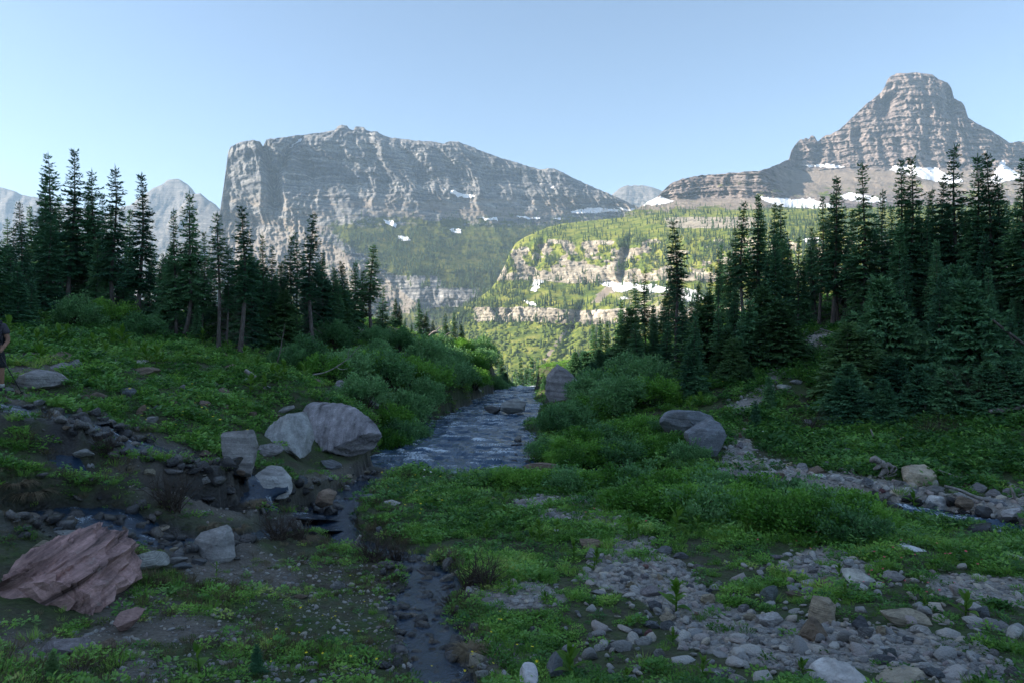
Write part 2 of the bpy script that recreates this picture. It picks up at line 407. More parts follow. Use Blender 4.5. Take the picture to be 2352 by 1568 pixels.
def veg_bench2(U, V): return veg_bench(U, V)*(1-0.8*scr_bench(U, V))-0.35*inpoly(U, V, [(1390, 660), (1480, 655), (1600, 690), (1480, 720), (1420, 690)])
mountain("mountain", 896, 2500, 2.4, RIDGE_BENCH, 905, 215, d_bench, veg_bench2, scr_bench, M_BENCH, 1.2)
BENCH = MTN.pop("mountain")

# --- far ranges in the haze
def far(u0, u1, ridge, base, D0, seed, amp, veg0=0.2, rows=70):
    def dfn(U, V, vr):
        D = D0-(V-300)*4.2
        return D+relief(U, V, D, 0.3, amp, 330, seed, 0.8, 60, 12)+60*np.exp(-(V-vr)/8)
    o = mountain("mountain", u0, u1, 3.5, ridge, base, rows, dfn, lambda U, V: veg0*sstep(480, 600, V)*2, lambda U, V: 0*U, M_FAR, 1.6, (200, 500, 1100))
    MTN.pop("mountain"); return o
far(-420, 330, [(-420,395),(-200,400),(-60,412),(0,431),(20,435),(50,447),(90,455),(150,470),(250,492),(330,520)], 820, 5600, 2, 60)
far(240, 520, [(240,500),(262,482),(300,471),(328,449),(345,437),(362,428),(372,424),(384,415),(396,412),(408,411),(420,416),(432,425),(442,436),(452,449),(470,470),(520,510)], 820, 5300, 4, 62)
far(380, 560, [(380,520),(405,490),(425,460),(436,450),(448,446),(460,444),(468,452),(480,462),(495,470),(505,480),(530,500),(560,530)], 820, 4800, 6, 55)
far(1380, 1560, [(1380,470),(1408,446),(1425,432),(1440,427),(1475,426),(1500,430),(1520,440),(1560,452)], 600, 5400, 1, 60, 0, 40)

# --- an unseen ridge behind the viewer's left, shaped to shade the stream
sx = np.linspace(-1500, -130, 90); sy = np.concatenate([np.linspace(-1700, -120, 70), np.linspace(-110, 75, 90)])
SX, SY = np.meshgrid(sx, sy)
slope = math.cos(SUN_AZ)/math.sin(SUN_AZ)
line = SHADE_Y0+(SX+10)*slope
hgt = 235*np.exp(-((SX+560)/260)**2)+195*np.exp(-((SX+290)/120)**2)
hgt = hgt*sstep(0, 20, line-SY+8*(fbm(SX/40, SY/40, 3, 2)-0.5))*(0.85+0.4*fbm(SX/180, SY/180, 4, 1))*sstep(-190, -120, SY)  # cut short behind the viewer so more sky light comes in
Zr = hgt-14-28*(1-sstep(-300, -130, -np.abs(SX)*1.0))
me = mesh("shade_ridge", np.stack([SX, SY, Zr], -1), grid_faces(160, 90), M_BENCH, True)
attr(me, "veg", np.full(SX.size, 0.65)); attr(me, "scree", np.zeros(SX.size))
tag(obj("shade_ridge", me), kind="structure")

# --- snow patches lying on the slopes
def snow(data, poly, label, lift=2.5):
    U, V, Pm = data["U"], data["V"], data["P"]
    pu = [p[0] for p in poly]; pv = [p[1] for p in poly]
    ring = []
    for i in range(len(poly)):                          # rough, melted outline
        a = poly[i]; b = poly[(i+1) % len(poly)]
        n = max(2, int(math.hypot(a[0]-b[0], a[1]-b[1])/3))
        for k in range(n):
            t = k/n; ring.append((a[0]+(b[0]-a[0])*t, a[1]+(b[1]-a[1])*t))
    r = np.array(ring); r += np.stack([fbm(r[:, 0]/6, r[:, 1]/4, 3, 3)-0.5, fbm(r[:, 0]/6, r[:, 1]/4, 3, 6)-0.5], -1)*np.array([12.0, 7.0])
    us = data["us"]; du = us[1]-us[0]
    c0 = int(max(0, (min(pu)-6-us[0])//du)); c1 = int(min(len(us)-1, (max(pu)+6-us[0])//du+2))
    Us = U[:, c0:c1]; Vs = V[:, c0:c1]; Ps = Pm[:, c0:c1]
    msk = inpoly(Us, Vs, [tuple(q) for q in r])
    rr = np.where(msk.any(1))[0]
    if not len(rr): return
    r0, r1 = max(rr[0]-1, 0), min(rr[-1]+2, Us.shape[0])
    ku, kv = 3, 3                                       # finer grid than the slope under it
    ri = np.linspace(r0, r1-1, (r1-r0-1)*kv+1); ci = np.linspace(0, Us.shape[1]-1, (Us.shape[1]-1)*ku+1)
    def samp(A):
        i0 = np.floor(ri).astype(int); i1 = np.minimum(i0+1, A.shape[0]-1); fi = (ri-i0)
        j0 = np.floor(ci).astype(int); j1 = np.minimum(j0+1, A.shape[1]-1); fj = (ci-j0)
        sh = (slice(None), None)+((None,) if A.ndim == 3 else ()); sj = (None, slice(None))+((None,) if A.ndim == 3 else ())
        return (A[i0][:, j0]*(1-fj)[sj]+A[i0][:, j1]*fj[sj])*(1-fi)[sh]+(A[i1][:, j0]*(1-fj)[sj]+A[i1][:, j1]*fj[sj])*fi[sh]
    Uf, Vf, Pf = samp(Us), samp(Vs), samp(Ps)
    m2 = inpoly(Uf, Vf, [tuple(q) for q in r])
    # smooth the bed the snow fills, and keep it a little proud of the slope
    Q = Pf.copy()
    Dm = Q[..., 1].copy()
    for _ in range(4):
        Dp = np.pad(Dm, 2, mode='edge')
        Dm = np.minimum(Dm, (Dp[:-4, 2:-2]+Dp[4:, 2:-2]+Dp[2:-2, :-4]+Dp[2:-2, 4:]+Dp[2:-2, 2:-2])/5)
    k = (Dm-lift)/Q[..., 1]
    Q = np.stack([Q[..., 0]*k, Q[..., 1]*k, CAMZ+(Q[..., 2]-CAMZ)*k], -1)
    nr, nc = Uf.shape; idx = np.arange(nr*nc).reshape(nr, nc)
    fm = m2[:-1, :-1] & m2[1:, :-1] & m2[:-1, 1:] & m2[1:, 1:]
    F = np.stack([idx[:-1, :-1], idx[:-1, 1:], idx[1:, 1:], idx[1:, :-1]], -1)[fm][:, ::-1]
    if len(F) < 2: return
    used = np.unique(F); mp = np.full(nr*nc, -1); mp[used] = np.arange(len(used)); n = len(used)
    top = Q.reshape(-1, 3)[used]; bot = Pf.reshape(-1, 3)[used]; bot = bot+(bot-[0, 0, CAMZ])*0.002
    Fm = mp[F]
    ed = {}
    for f in Fm:
        for a, b in zip(f, np.roll(f, -1)):
            if (b, a) in ed: del ed[(b, a)]
            else: ed[(a, b)] = 1
    faces = [tuple(f) for f in Fm]+[(b, a, a+n, b+n) for a, b in ed]
    o = obj("snow_patch", mesh("snow_patch", np.concatenate([top, bot]), faces, M_SNOW, False))
    tag(o, label, "snow patch", "old snow patches on the mountains")

S = snow
S(MAIN, [(694,310),(690,317),(678,328),(664,340),(668,342),(682,330),(694,320)], "thin white snow ribbon in the gully near the massif's squared left end", 4)
S(MAIN, [(1030,438),(1045,437),(1052,442),(1068,446),(1082,446),(1092,453),(1085,457),(1070,457),(1062,452),(1052,452),(1040,446)], "winding white snow patch in the middle of the massif's shaded wall")
S(MAIN, [(1016,431),(1023,434),(1024,439),(1018,436)], "tiny snow fleck just left of the winding snow patch on the massif")
S(MAIN, [(1262,430),(1270,427),(1277,430),(1268,433)], "tiny snow fleck high on the massif's sloping right shoulder")
S(MAIN, [(878,503),(905,507),(914,520),(910,524),(892,516),(882,510)], "white snow patch highest of the two left ones on the massif's wooded apron")
S(MAIN, [(910,541),(935,543),(942,552),(930,556),(918,550)], "small snow patch lowest of all on the massif's wooded apron")
S(MAIN, [(1031,526),(1052,524),(1062,532),(1060,537),(1042,536),(1036,530)], "small wedge of snow above the massif's green avalanche slope")
S(MAIN, [(1100,500),(1143,500),(1146,508),(1115,507)], "flat snow patch right of centre at the foot of the massif's wall")
S(MAIN, [(1182,496),(1202,496),(1222,500),(1245,501),(1240,503),(1205,503)], "thin streak of snow low on the massif towards the saddle")
S(MAIN, [(1270,500),(1285,501),(1284,505),(1272,504)], "small snow dash between the thin streak and the saddle snowfield")
S(MAIN, [(1310,486),(1330,481),(1360,478),(1420,481),(1428,487),(1380,488),(1345,492),(1315,491)], "broad snowfield on the massif side of the saddle")
S(MAIN, [(1415,474),(1440,480),(1462,479),(1460,484),(1435,484)], "narrow curved snow strip at the massif's right tip")
S(PEAK, [(1474,470),(1490,462),(1505,453),(1520,450),(1532,456),(1546,462),(1540,466),(1515,470),(1495,472),(1478,473)], "white snow apron at the left end of the peak's long shoulder")
S(PEAK, [(1846,379),(1870,380),(1900,376),(1925,380),(1940,383),(1925,387),(1890,385),(1860,384)], "thin snow band under the peak's left pinnacles")
S(PEAK, [(2040,390),(2060,378),(2080,384),(2100,378),(2125,386),(2150,384),(2175,400),(2200,402),(2215,420),(2180,424),(2150,418),(2125,412),(2095,404),(2060,398)], "large white snowfield at the foot of the peak's main wall")
S(PEAK, [(2270,418),(2285,395),(2296,372),(2304,366),(2312,380),(2326,392),(2345,398),(2340,412),(2310,418),(2285,424)], "snow tongue climbing the couloir right of the peak's wall")
S(PEAK, [(1742,448),(1770,455),(1790,455),(1830,458),(1860,455),(1880,463),(1910,470),(1925,480),(1860,480),(1800,476),(1760,464)], "long snowfield on the bench below the peak's shoulder")
S(PEAK, [(1925,450),(1950,443),(1975,446),(2010,452),(2040,462),(2010,466),(1975,464),(1945,458)], "snow strip behind the right-hand firs beneath the peak")
S(BENCH, [(1226,643),(1238,642),(1248,646),(1240,660),(1232,669),(1220,670),(1222,656)], "white snow wedge under the left end of the pale cliff")
S(BENCH, [(1374,651),(1395,647),(1420,650),(1450,648),(1475,655),(1500,652),(1540,662),(1520,674),(1480,672),(1455,664),(1432,672),(1412,670),(1404,660),(1385,658)], "bright snowbank lying along the foot of the pale cliff")
S(BENCH, [(1425,682),(1440,680),(1442,688),(1428,689)], "small snow scrap below the bright snowbank under the pale cliff")
S(BENCH, [(1205,690),(1222,694),(1236,698),(1234,703),(1216,702)], "small snow sliver on the green terrace below the snow wedge")
S(BENCH, [(1560,660),(1600,668),(1620,690),(1580,696),(1550,690)], "snow patch glimpsed between slim firs right of the snowbank")
S(BENCH, [(1840,548),(1880,546),(1900,556),(1850,558)], "snow scrap seen through the firs high on the bench")
# ------------------------------------------------------------------ near terrain
def uvd(u, v, d): return tuple(P(u, v, d))
_C = [(0,1568,4.6),(300,1568,5.0),(700,1568,5.4),(1176,1568,5.6),(1600,1568,5.3),(2000,1568,5.1),(2352,1568,4.9),
(100,1450,6.2),(400,1400,7.0),(650,1350,8.2),(800,1400,7.6),(1100,1400,7.7),(1300,1350,8.4),(1500,1300,9.4),(1500,1450,6.9),(1800,1300,9.2),(1800,1450,6.8),(2100,1250,9.9),(2352,1350,8.0),(2352,1260,10.8),
(1000,1220,11.9),(900,1150,14.2),(1100,1100,16.9),(1200,1180,13.1),(1350,1165,13.6),(1600,1150,13.9),(1600,1230,11),(1900,1200,12.3),(2050,1190,12.9),
(1700,1080,17.6),(1850,1070,17.8),(2000,1100,16.4),(2150,1100,16.0),(2300,1150,14.2),(2352,1130,14.8),
(1290,1040,21.1),(1260,970,28.7),(1245,900,43),(1640,1045,19.5),(1600,990,22),
(1800,1030,20.5),(2000,1020,20.3),(2200,1030,18.8),(2352,1010,19.3),(1700,930,25),(1850,960,24),(2000,930,24.5),(2200,930,23),(2352,920,22.5),
(1790,880,26.5),(1850,820,29),(1900,770,31.5),(1750,810,33),(2100,800,29),(2300,800,27),(2352,720,32),(2100,720,34),(1900,700,38),(1600,830,36),(1700,750,40),(1500,850,36),(1400,855,40),(1300,845,46),
(0,1100,9),(0,1000,10.8),(100,1130,9.6),(250,1140,10.2),(400,1150,11),(550,1200,11.3),(450,1190,10.8),
(10,905,13.8),(100,870,15.5),(150,820,18.5),(0,800,20),(250,900,15.6),(250,960,14.2),(400,1000,14.3),(600,990,16.5),(500,930,18),(400,870,20),(300,800,24),(600,850,23),(700,900,21.5),(800,930,21.5),(870,970,22.5),(700,1080,17.2),(800,1060,18.8),(600,1050,16.2),
(0,740,27),(150,725,32),(300,745,32),(450,785,29),(550,805,28.5),(650,795,31),(750,795,33),(830,765,39),(950,775,45),(1050,805,50),(1130,842,54),(1000,835,42),(900,875,33),(1000,922,33),(1100,885,45),
(-200,700,35),(0,695,40),(150,695,42),(300,725,42),(500,745,42)]
CTRL = [uvd(*c) for c in _C]
_t = [c for c in _C]
CTRL += [uvd(780,1052,18.2),uvd(860,1047,19.2),uvd(640,1010,16.6)]
CTRL += [(4.3,30,0.8),(3.0,24,0.45),(6.0,24,0.6),(-12,5,2.2),(-15,12,3.2),(12,6,1.1),(15,13,0.6),(19,18,1.6),(26,22,3.6),(32,30,6.5),(-26,22,5),(-32,30,6.8),
(0,-4,2.3),(-9,-4,2.6),(9,-4,2.1),(0,0,1.9),(-5,2,1.9),(5,2,1.6),(40,45,9),(-40,45,8),(-40,60,7),(-20,60,3.4),(-8,60,1.8),(1,62,-1.2),(5,58,0.9),(15,60,3),(25,60,5),(40,62,8),
(-45,78,2),(-20,75,-2),(0,75,-8),(20,76,-2),(45,80,4),(-60,100,-14),(-20,100,-18),(20,100,-18),(60,100,-12),(60,30,12),(-60,30,11),(60,0,6),(-60,0,8),(-30,-30,8),(30,-30,6)]
CTRL = np.array(CTRL)
def _tps():
    X = CTRL[:, :2]; n = len(X)
    r2 = ((X[:, None]-X[None])**2).sum(-1); K = 0.5*r2*np.log(r2+1e-9)
    A = np.zeros((n+3, n+3)); A[:n, :n] = K+np.eye(n)*0.6; A[:n, n] = 1; A[:n, n+1:] = X; A[n, :n] = 1; A[n+1:, :n] = X.T
    return np.linalg.solve(A, np.concatenate([CTRL[:, 2], [0, 0, 0]]))
_TW = _tps()
def tps(x, y):
    sh = np.shape(x); q = np.stack([np.ravel(x), np.ravel(y)], -1); out = np.empty(len(q)); n = len(CTRL)
    for i in range(0, len(q), 20000):
        b = q[i:i+20000]; r2 = ((b[:, None]-CTRL[None, :, :2])**2).sum(-1)
        out[i:i+20000] = (0.5*r2*np.log(r2+1e-9))@_TW[:n]+_TW[n]+b@_TW[n+1:]
    return out.reshape(sh)

# water courses: (x, y, water level, half width)
def wz(u, v, z, hw):
    d = (CAMZ-z)*FPX/(v-CV); return ((u-CU)/FPX*d, d, z, hw)
MAIN_S = [(9.8,11.6,0.05,0.55),(9.0,13.3,0.03,0.6),(7.6,14.9,0.02,0.6),(5.2,16.4,0.01,0.6),(1.6,18.6,0.0,0.8),(-1.0,19.9,0.0,1.5),(-2.0,22.2,0.0,2.6),(-1.75,28.4,-0.01,2.45),(-1.0,33.2,-0.02,2.25),(-0.45,40.3,-0.03,1.9),(0.0,46.6,-0.05,1.65),(0.45,55.9,-0.10,1.45),(0.7,59,-0.7,1.4),(1.0,63,-3,1.4),(1.2,72,-9,1.5)]
CREEK_B = [wz(1020,1600,0.74,0.26),wz(1010,1560,0.70,0.25),wz(985,1470,0.58,0.25),wz(965,1400,0.48,0.38),wz(1000,1345,0.40,0.36),wz(950,1290,0.32,0.26),wz(800,1250,0.16,0.26),wz(762,1212,0.07,0.46),wz(752,1182,0.04,0.60),wz(800,1140,0.02,0.36),wz(846,1105,0.01,0.42),wz(905,1078,0.0,0.7)]
CREEK_A = [uvd(-60,930,11.8)+(0.35,),uvd(60,948,12.0)+(0.38,),uvd(150,965,12.2)+(0.40,),uvd(220,985,12.4)+(0.38,),uvd(300,1022,12.6)+(0.42,),uvd(400,1052,12.9)+(0.5,),uvd(480,1068,13.2)+(0.46,),uvd(545,1088,13.5)+(0.36,),uvd(590,1112,13.6)+(0.3,),uvd(606,1152,13.1)+(0.3,),uvd(660,1182,13.3)+(0.32,),uvd(730,1186,13.9)+(0.4,)]
CREEK_A = [(a[0], a[1], a[2]+0.03, a[3]*1.3) for a in CREEK_A]
CREEK_A2 = [uvd(215,985,12.4)+(0.2,),uvd(140,1040,11.0)+(0.16,),uvd(190,1090,10.7)+(0.15,),uvd(255,1113,10.8)+(0.15,),uvd(340,1128,11.2)+(0.20,),uvd(456,1156,11.8)+(0.14,),uvd(530,1172,12.2)+(0.3,),uvd(640,1190,13.0)+(0.26,)]
CREEK_C = [uvd(-60,1202,8.8)+(0.5,),uvd(16,1200,9.0)+(0.5,),uvd(161,1193,9.5)+(0.55,),uvd(295,1222,9.6)+(0.55,),uvd(403,1246,9.8)+(0.45,),uvd(500,1246,10.3)+(0.26,),uvd(564,1238,10.8)+(0.22,),uvd(690,1215,12.3)+(0.3,)]
CREEK_B = [(a[0], a[1], a[2], a[3]*(0.8 if a[1] < 11 else 1.0)) for a in CREEK_B]
CREEK_C.append(wz(748, 1214, 0.045, 0.28))
CREEK_C = [(a[0], a[1], a[2]+0.02, a[3]*1.25) for a in CREEK_C]
def fine_path(pts, step):
    p = np.array(pts, float); out = []
    n = len(p)
    for i in range(n-1):
        p0, p1, p2, p3 = p[max(i-1, 0)], p[i], p[i+1], p[min(i+2, n-1)]
        m = max(2, int(np.linalg.norm(p2[:2]-p1[:2])/step))
        for k in range(m):
            t = k/m
            out.append(0.5*((2*p1)+(-p0+p2)*t+(2*p0-5*p1+4*p2-p3)*t*t+(-p0+3*p1-3*p2+p3)*t**3))
    out.append(p[-1]); return np.array(out)
WATERS = {"MAIN": (fine_path(MAIN_S, 0.35), 0.35, 0.75), "B": (fine_path(CREEK_B, 0.15), 0.14, 0.32), "A": (fine_path(CREEK_A, 0.18), 0.12, 0.45), "A2": (fine_path(CREEK_A2, 0.18), 0.07, 0.22), "C": (fine_path(CREEK_C, 0.18), 0.07, 0.4)}
def wet(x, y):
    """distance outside each water's edge (negative inside) and its level: nearest one"""
    sh = np.shape(x); q = np.stack([np.ravel(x), np.ravel(y)], -1)
    res = {}
    for k, (p, dep, bank) in WATERS.items():
        dist = np.full(len(q), 99.0); lev = np.zeros(len(q))
        near = np.where((q[:, 0] > p[:, 0].min()-6) & (q[:, 0] < p[:, 0].max()+6) & (q[:, 1] > p[:, 1].min()-6) & (q[:, 1] < p[:, 1].max()+6))[0]
        for i in range(0, len(near), 20000):
            ii = near[i:i+20000]; b = q[ii]
            d = np.sqrt(((b[:, None]-p[None, :, :2])**2).sum(-1))-p[None, :, 3]
            j = d.argmin(1); dist[ii] = d[np.arange(len(b)), j]; lev[ii] = p[j, 2]
        res[k] = (dist.reshape(sh), lev.reshape(sh))
    return res
def H(x, y, full=False):
    x = np.asarray(x, float); y = np.asarray(y, float)
    z = tps(x, y)
    far_ = sstep(95, 240, np.hypot(x, y)); z = z*(1-far_)+(-70-0*x)*far_
    r = np.hypot(x, y); nearf = 1-sstep(40, 90, r)
    z = z+nearf*(0.16*(fbm(x/1.7, y/1.7, 3, 1)-0.5)+0.07*(fbm(x/0.45, y/0.45, 3, 4)-0.5)+0.35*(fbm(x/6, y/6, 2, 5)-0.5)*sstep(12, 30, r))
    w = wet(x, y); dmin = np.full(np.shape(x), 99.0)
    wob = 0.18*(fbm(x/0.5, y/0.5, 3, 6)-0.5)*2; wobm = 1.1*(fbm(x/2.2, y/2.2, 3, 3)-0.5)*sstep(19, 23, y)*(1-sstep(50, 55, y))
    for k in ("A2", "C", "A", "B", "MAIN"):
        d, lev = w[k]; _, dep, bank = WATERS[k]
        d = d+wob*(0.5 if k == "A2" else 1.0)
        if k == 'MAIN': d = d+wobm
        bed = lev-dep*(0.35+0.65*sstep(0, -0.3, d))-dep*0.7*(fbm(x/0.22, y/0.22, 2, 2)-0.5)
        edge = lev+0.05+np.maximum(d, 0)*0.25
        rim = np.where(d < 0, bed, np.minimum(np.maximum(z, edge-0.02), 99))
        zin = np.where(d < 0, bed, lev-dep*0.35+(np.maximum(z, lev+0.06)-(lev-dep*0.35))*sstep(0, bank*0.55, d))
        m = 1-sstep(bank, bank*2.2, d)
        z = np.where(d < bank*2.2, zin*m+z*(1-m), z)
        dmin = np.minimum(dmin, d)
    return (z, dmin, w) if full else z
def hz(x, y): return float(H(np.array([x]), np.array([y]))[0])
def ground_at(u, v, lo=3.0, hi=70.0):
    """walk out along a viewing direction until it meets the ground"""
    d = np.exp(np.linspace(math.log(lo), math.log(hi), 500)); x = (u-CU)/FPX*d; z = CAMZ-(v-CV)/FPX*d
    h = H(x, d); k = np.where(z < h)[0]
    i = k[0] if len(k) else len(d)-1
    return np.array([x[i], d[i], h[i]])

# polar sheet: fine near the viewer, coarse to the horizon
NR, NC = 430, 520
rad = np.concatenate([np.exp(np.linspace(math.log(1.0), math.log(70), NR-70)), np.exp(np.linspace(math.log(71.5), math.log(6500), 70))])
ang = np.linspace(-1.06, 1.06, NC)
ang = np.concatenate([np.linspace(-math.pi, -1.08, 36), ang, np.linspace(1.08, math.pi, 36)])
RR, AA = np.meshgrid(rad, ang, indexing='ij')
GX = RR*np.sin(AA); GY = RR*np.cos(AA)
GZ, GD, GW = H(GX, GY, True)
gu, gv = proj(np.stack([GX, GY, GZ], -1))
front = GY > 2

def paint(polys, soft=None):
    r = np.zeros(GX.shape)
    for p in polys: r = np.maximum(r, inpoly(gu, gv, p)*1.0)
    return r*front
GRAVEL_POLYS = [[(1180,1150),(1290,1130),(1390,1150),(1440,1190),(1400,1215),(1300,1200),(1210,1185)],
 [(1400,1200),(1470,1215),(1500,1260),(1560,1290),(1600,1340),(1660,1390),(1740,1410),(1850,1460),(1900,1510),(1800,1540),(1650,1500),(1560,1480),(1530,1420),(1480,1380),(1400,1350),(1330,1330),(1380,1290),(1400,1250)],
 [(1640,1060),(1720,1050),(1900,1080),(2050,1105),(2150,1130),(2352,1150),(2352,1230),(2200,1200),(2050,1150),(1900,1120),(1700,1110),(1640,1090)],
 [(2120,1320),(2230,1320),(2352,1330),(2352,1390),(2250,1385),(2150,1360)],
 [(1880,1250),(2020,1270),(2000,1330),(1850,1330),(1780,1300)],
 [(1720,1420),(2050,1440),(2250,1480),(2330,1540),(2200,1568),(1950,1530),(1800,1500)],
 [(1060,1345),(1230,1330),(1320,1380),(1180,1400),(1080,1380)],
 [(1790,870),(1850,815),(1915,760),(1900,740),(1840,790),(1790,840),(1700,920),(1680,935),(1690,960),(1740,930)],
 [(1680,1000),(1720,980),(1730,1060),(1660,1060)]]
DIRT_POLYS = [[(250,1350),(330,1345),(420,1380),(470,1420),(540,1440),(640,1450),(560,1480),(470,1470),(330,1480),(240,1500),(200,1450)],
 [(20,830),(110,800),(190,820),(180,850),(130,870),(100,900),(60,920),(40,960),(0,960),(0,900)],
 [(0,1440),(220,1450),(400,1520),(380,1568),(0,1568)], [(400,1240),(560,1230),(700,1330),(600,1360),(420,1330)],
 [(1000,1440),(1100,1440),(1220,1500),(1150,1560),(1080,1540)],
 [(280,980),(560,1060),(600,1120),(700,1090),(860,1050),(880,1090),(700,1140),(600,1200),(420,1180),(240,1100)]]
gravel = paint(GRAVEL_POLYS); dirt = paint(DIRT_POLYS)
def blur(a, n):
    for _ in range(n):
        p = np.pad(a, 1, mode='edge'); a = (p[:-2, 1:-1]+p[2:, 1:-1]+p[1:-1, :-2]+p[1:-1, 2:]+p[1:-1, 1:-1])/5
    return a
gravel = blur(gravel, 3); dirt = blur(dirt, 4)
wetp = paint([[(0,1165),(170,1160),(330,1185),(480,1222),(570,1222),(570,1262),(400,1278),(250,1262),(0,1240)], [(0,920),(120,935),(250,960),(340,1005),(500,1045),(590,1080),(610,1140),(560,1125),(480,1098),(300,1065),(150,1010),(0,975)], [(560,1120),(640,1130),(700,1150),(690,1200),(560,1185)]])
wetd = np.clip(np.maximum(1-sstep(-0.05, 0.28, GD), 0.85*blur(wetp, 4)*sstep(0.42, 0.52, fbm(GX/0.5, GY/0.5, 3, 5)+0.08)), 0, 1)

mg = Mat("meadow_soil"); w = mg.pos("World")
n1 = mg.noise(w, 3.0, 6, 0.7); n2 = mg.noise(w, 22.0, 4, 0.7); n3 = mg.noise(w, 0.5, 4)
soil = mg.ramp(n1, [(0.3, (0.036, 0.029, 0.021)), (0.55, (0.078, 0.064, 0.047)), (0.75, (0.135, 0.115, 0.088))])
soil = mg.mix(0.6, soil, mg.ramp(n2, [(0.3, (0.12,)*3), (0.7, (0.85,)*3)]), 'OVERLAY')
mossy = mg.ramp(n2, [(0.3, (0.02, 0.042, 0.010)), (0.6, (0.045, 0.078, 0.018)), (0.8, (0.075, 0.10, 0.03))])
vo = mg.n("ShaderNodeTexVoronoi"); vo.inputs["Scale"].default_value = 16.0; mg.l(w, vo.inputs["Vector"])
grv = mg.mix(0.5, mg.ramp(vo.outputs["Distance"], [(0.0, (0.46, 0.435, 0.40)), (0.6, (0.18, 0.17, 0.155))]), mg.ramp(n2, [(0.3, (0.16, 0.15, 0.135)), (0.7, (0.40, 0.375, 0.345))]))
c = mg.mix(mg.ramp(mg.math('ADD', mg.math('MULTIPLY', n1, 0.6), mg.math('MULTIPLY', n3, 0.5)), [(0.42, (0, 0, 0)), (0.62, (1, 1, 1))]), soil, mossy)
dirtc = mg.mix(0.5, soil, mg.ramp(n2, [(0.3, (0.10, 0.09, 0.078)), (0.7, (0.26, 0.238, 0.212))]))
c = mg.mix(mg.at("dirt").outputs["Fac"], c, dirtc)
gf = mg.ramp(mg.math('ADD', mg.at("gravel").outputs["Fac"], mg.math('MULTIPLY', mg.math('SUBTRACT', n1, 0.5), 0.9)), [(0.35, (0, 0, 0)), (0.55, (1, 1, 1))])
c = mg.mix(gf, c, grv)
wt = mg.at("wet").outputs["Fac"]
c = mg.mix(wt, c, mg.ramp(n1, [(0.35, (0.008, 0.007, 0.006)), (0.7, (0.030, 0.027, 0.022))]))
rough = mg.ramp(wt, [(0.0, (0.92,)*3), (1.0, (0.28,)*3)])
hgt_ = mg.math('ADD', mg.math('MULTIPLY', n1, 0.5), mg.math('ADD', mg.math('MULTIPLY', n2, 0.5), mg.math('MULTIPLY', vo.outputs["Distance"], -0.4)))
M_GROUND = mg.fin(c, rough, mg.bump(hgt_, 0.05, 0.9), 0.4)
me = mesh("ground", np.stack([GX, GY, GZ], -1), grid_faces(*GX.shape)[:, ::-1], M_GROUND, True)
attr(me, "gravel", gravel); attr(me, "dirt", dirt); attr(me, "wet", wetd)
tag(obj("ground", me), kind="structure")

# ------------------------------------------------------------------ water
def water_mat(name, dark_tone, sky_tone, foam_amt, bscale, bd):
    m = Mat(name); w = m.pos("World", (1, 0.55, 1))
    n = m.noise(w, bscale, 5, 0.6, 0.8); nf = m.noise(w, bscale*7, 4, 0.7)
    fo = m.at("foam_glint").outputs["Fac"]
    f = m.math('ADD', fo, m.math('MULTIPLY', m.math('SUBTRACT', nf, 0.5), 0.9))
    f = m.ramp(f, [(0.50, (0, 0, 0)), (0.70, (1, 1, 1))]); f = m.math('MULTIPLY', f, foam_amt)  # white is broken water plus painted glints, mostly on the creeks
    c = m.mix(f, m.mix(n, dark_tone, sky_tone), (0.62, 0.70, 0.78))  # water's own blue, raised to stand in for sky reflected on ripples
    rough = m.math('ADD', m.math('MULTIPLY', f, 0.5), 0.06)
    hh = m.math('ADD', n, m.math('MULTIPLY', nf, 0.25))
    m.b.inputs["IOR"].default_value = 1.33
    return m.fin(c, rough, m.bump(hh, bd, 1.0), 0.5)
M_WATER = water_mat("stream_water", (0.012, 0.035, 0.075), (0.042, 0.10, 0.17), 0.95, 2.4, 0.16)
M_CREEK = water_mat("creek_water", (0.009, 0.020, 0.038), (0.024, 0.050, 0.088), 0.75, 9.0, 0.022)

def water(name, key, half, step, amp, mat, foamfn, wl=0.5):
    pts = WATERS[key][0]
    p = fine_path(pts[::3], step) if key == "MAIN" else pts
    t = np.gradient(p[:, :2], axis=0); t /= np.linalg.norm(t, axis=1)[:, None]; nrm = np.stack([t[:, 1], -t[:, 0]], -1)
    s = np.linspace(-1, 1, half*2+1)
    hwid = p[:, 3]+(0.75 if key == "MAIN" else 0.15)
    X = p[:, 0, None]+nrm[:, 0, None]*s*hwid[:, None]; Y = p[:, 1, None]+nrm[:, 1, None]*s*hwid[:, None]
    a = amp*(0.35+0.65*(1-np.abs(s)[None, :]**3))
    wv = fbm(X/wl, Y/(wl*0.6), 3, 2)-0.5+0.7*(rid(X/(wl*1.7)+4, Y/wl, 2, 5)-0.5)
    Z = p[:, 2, None]+a*wv
    me = mesh(name, np.stack([X, Y, Z], -1), grid_faces(len(p), len(s)), mat, True)
    attr(me, "foam_glint", foamfn(X, Y, wv)); o = obj(name, me); tag(o, kind="structure"); return o
def foam_main(X, Y, wv):
    u, v = proj(np.stack([X, Y, X*0], -1))
    f = sstep(0.08, 0.36, wv)*0.60
    for (a, b, su, sv, k) in [(1015,1035,60,8,.75),(1090,1012,70,10,.55),(1180,920,40,9,.55),(1150,960,60,10,.35),(1190,890,40,5,.5),(1140,1035,50,14,.4),(1060,985,50,10,.3)]:
        f = np.maximum(f, k*np.exp(-((u-a)/su)**2-((v-b)/sv)**2)*(0.6+0.8*sstep(-0.1, 0.35, wv)))
    return np.clip(f+0.15*sstep(53, 56, Y), 0, 1)
water("stream", "MAIN", 44, 0.085, 0.21, M_WATER, foam_main, 0.6)
water("creek", "B", 12, 0.1, 0.014, M_CREEK, lambda X, Y, wv: sstep(0.15, 0.45, wv)*0.5, 0.4)
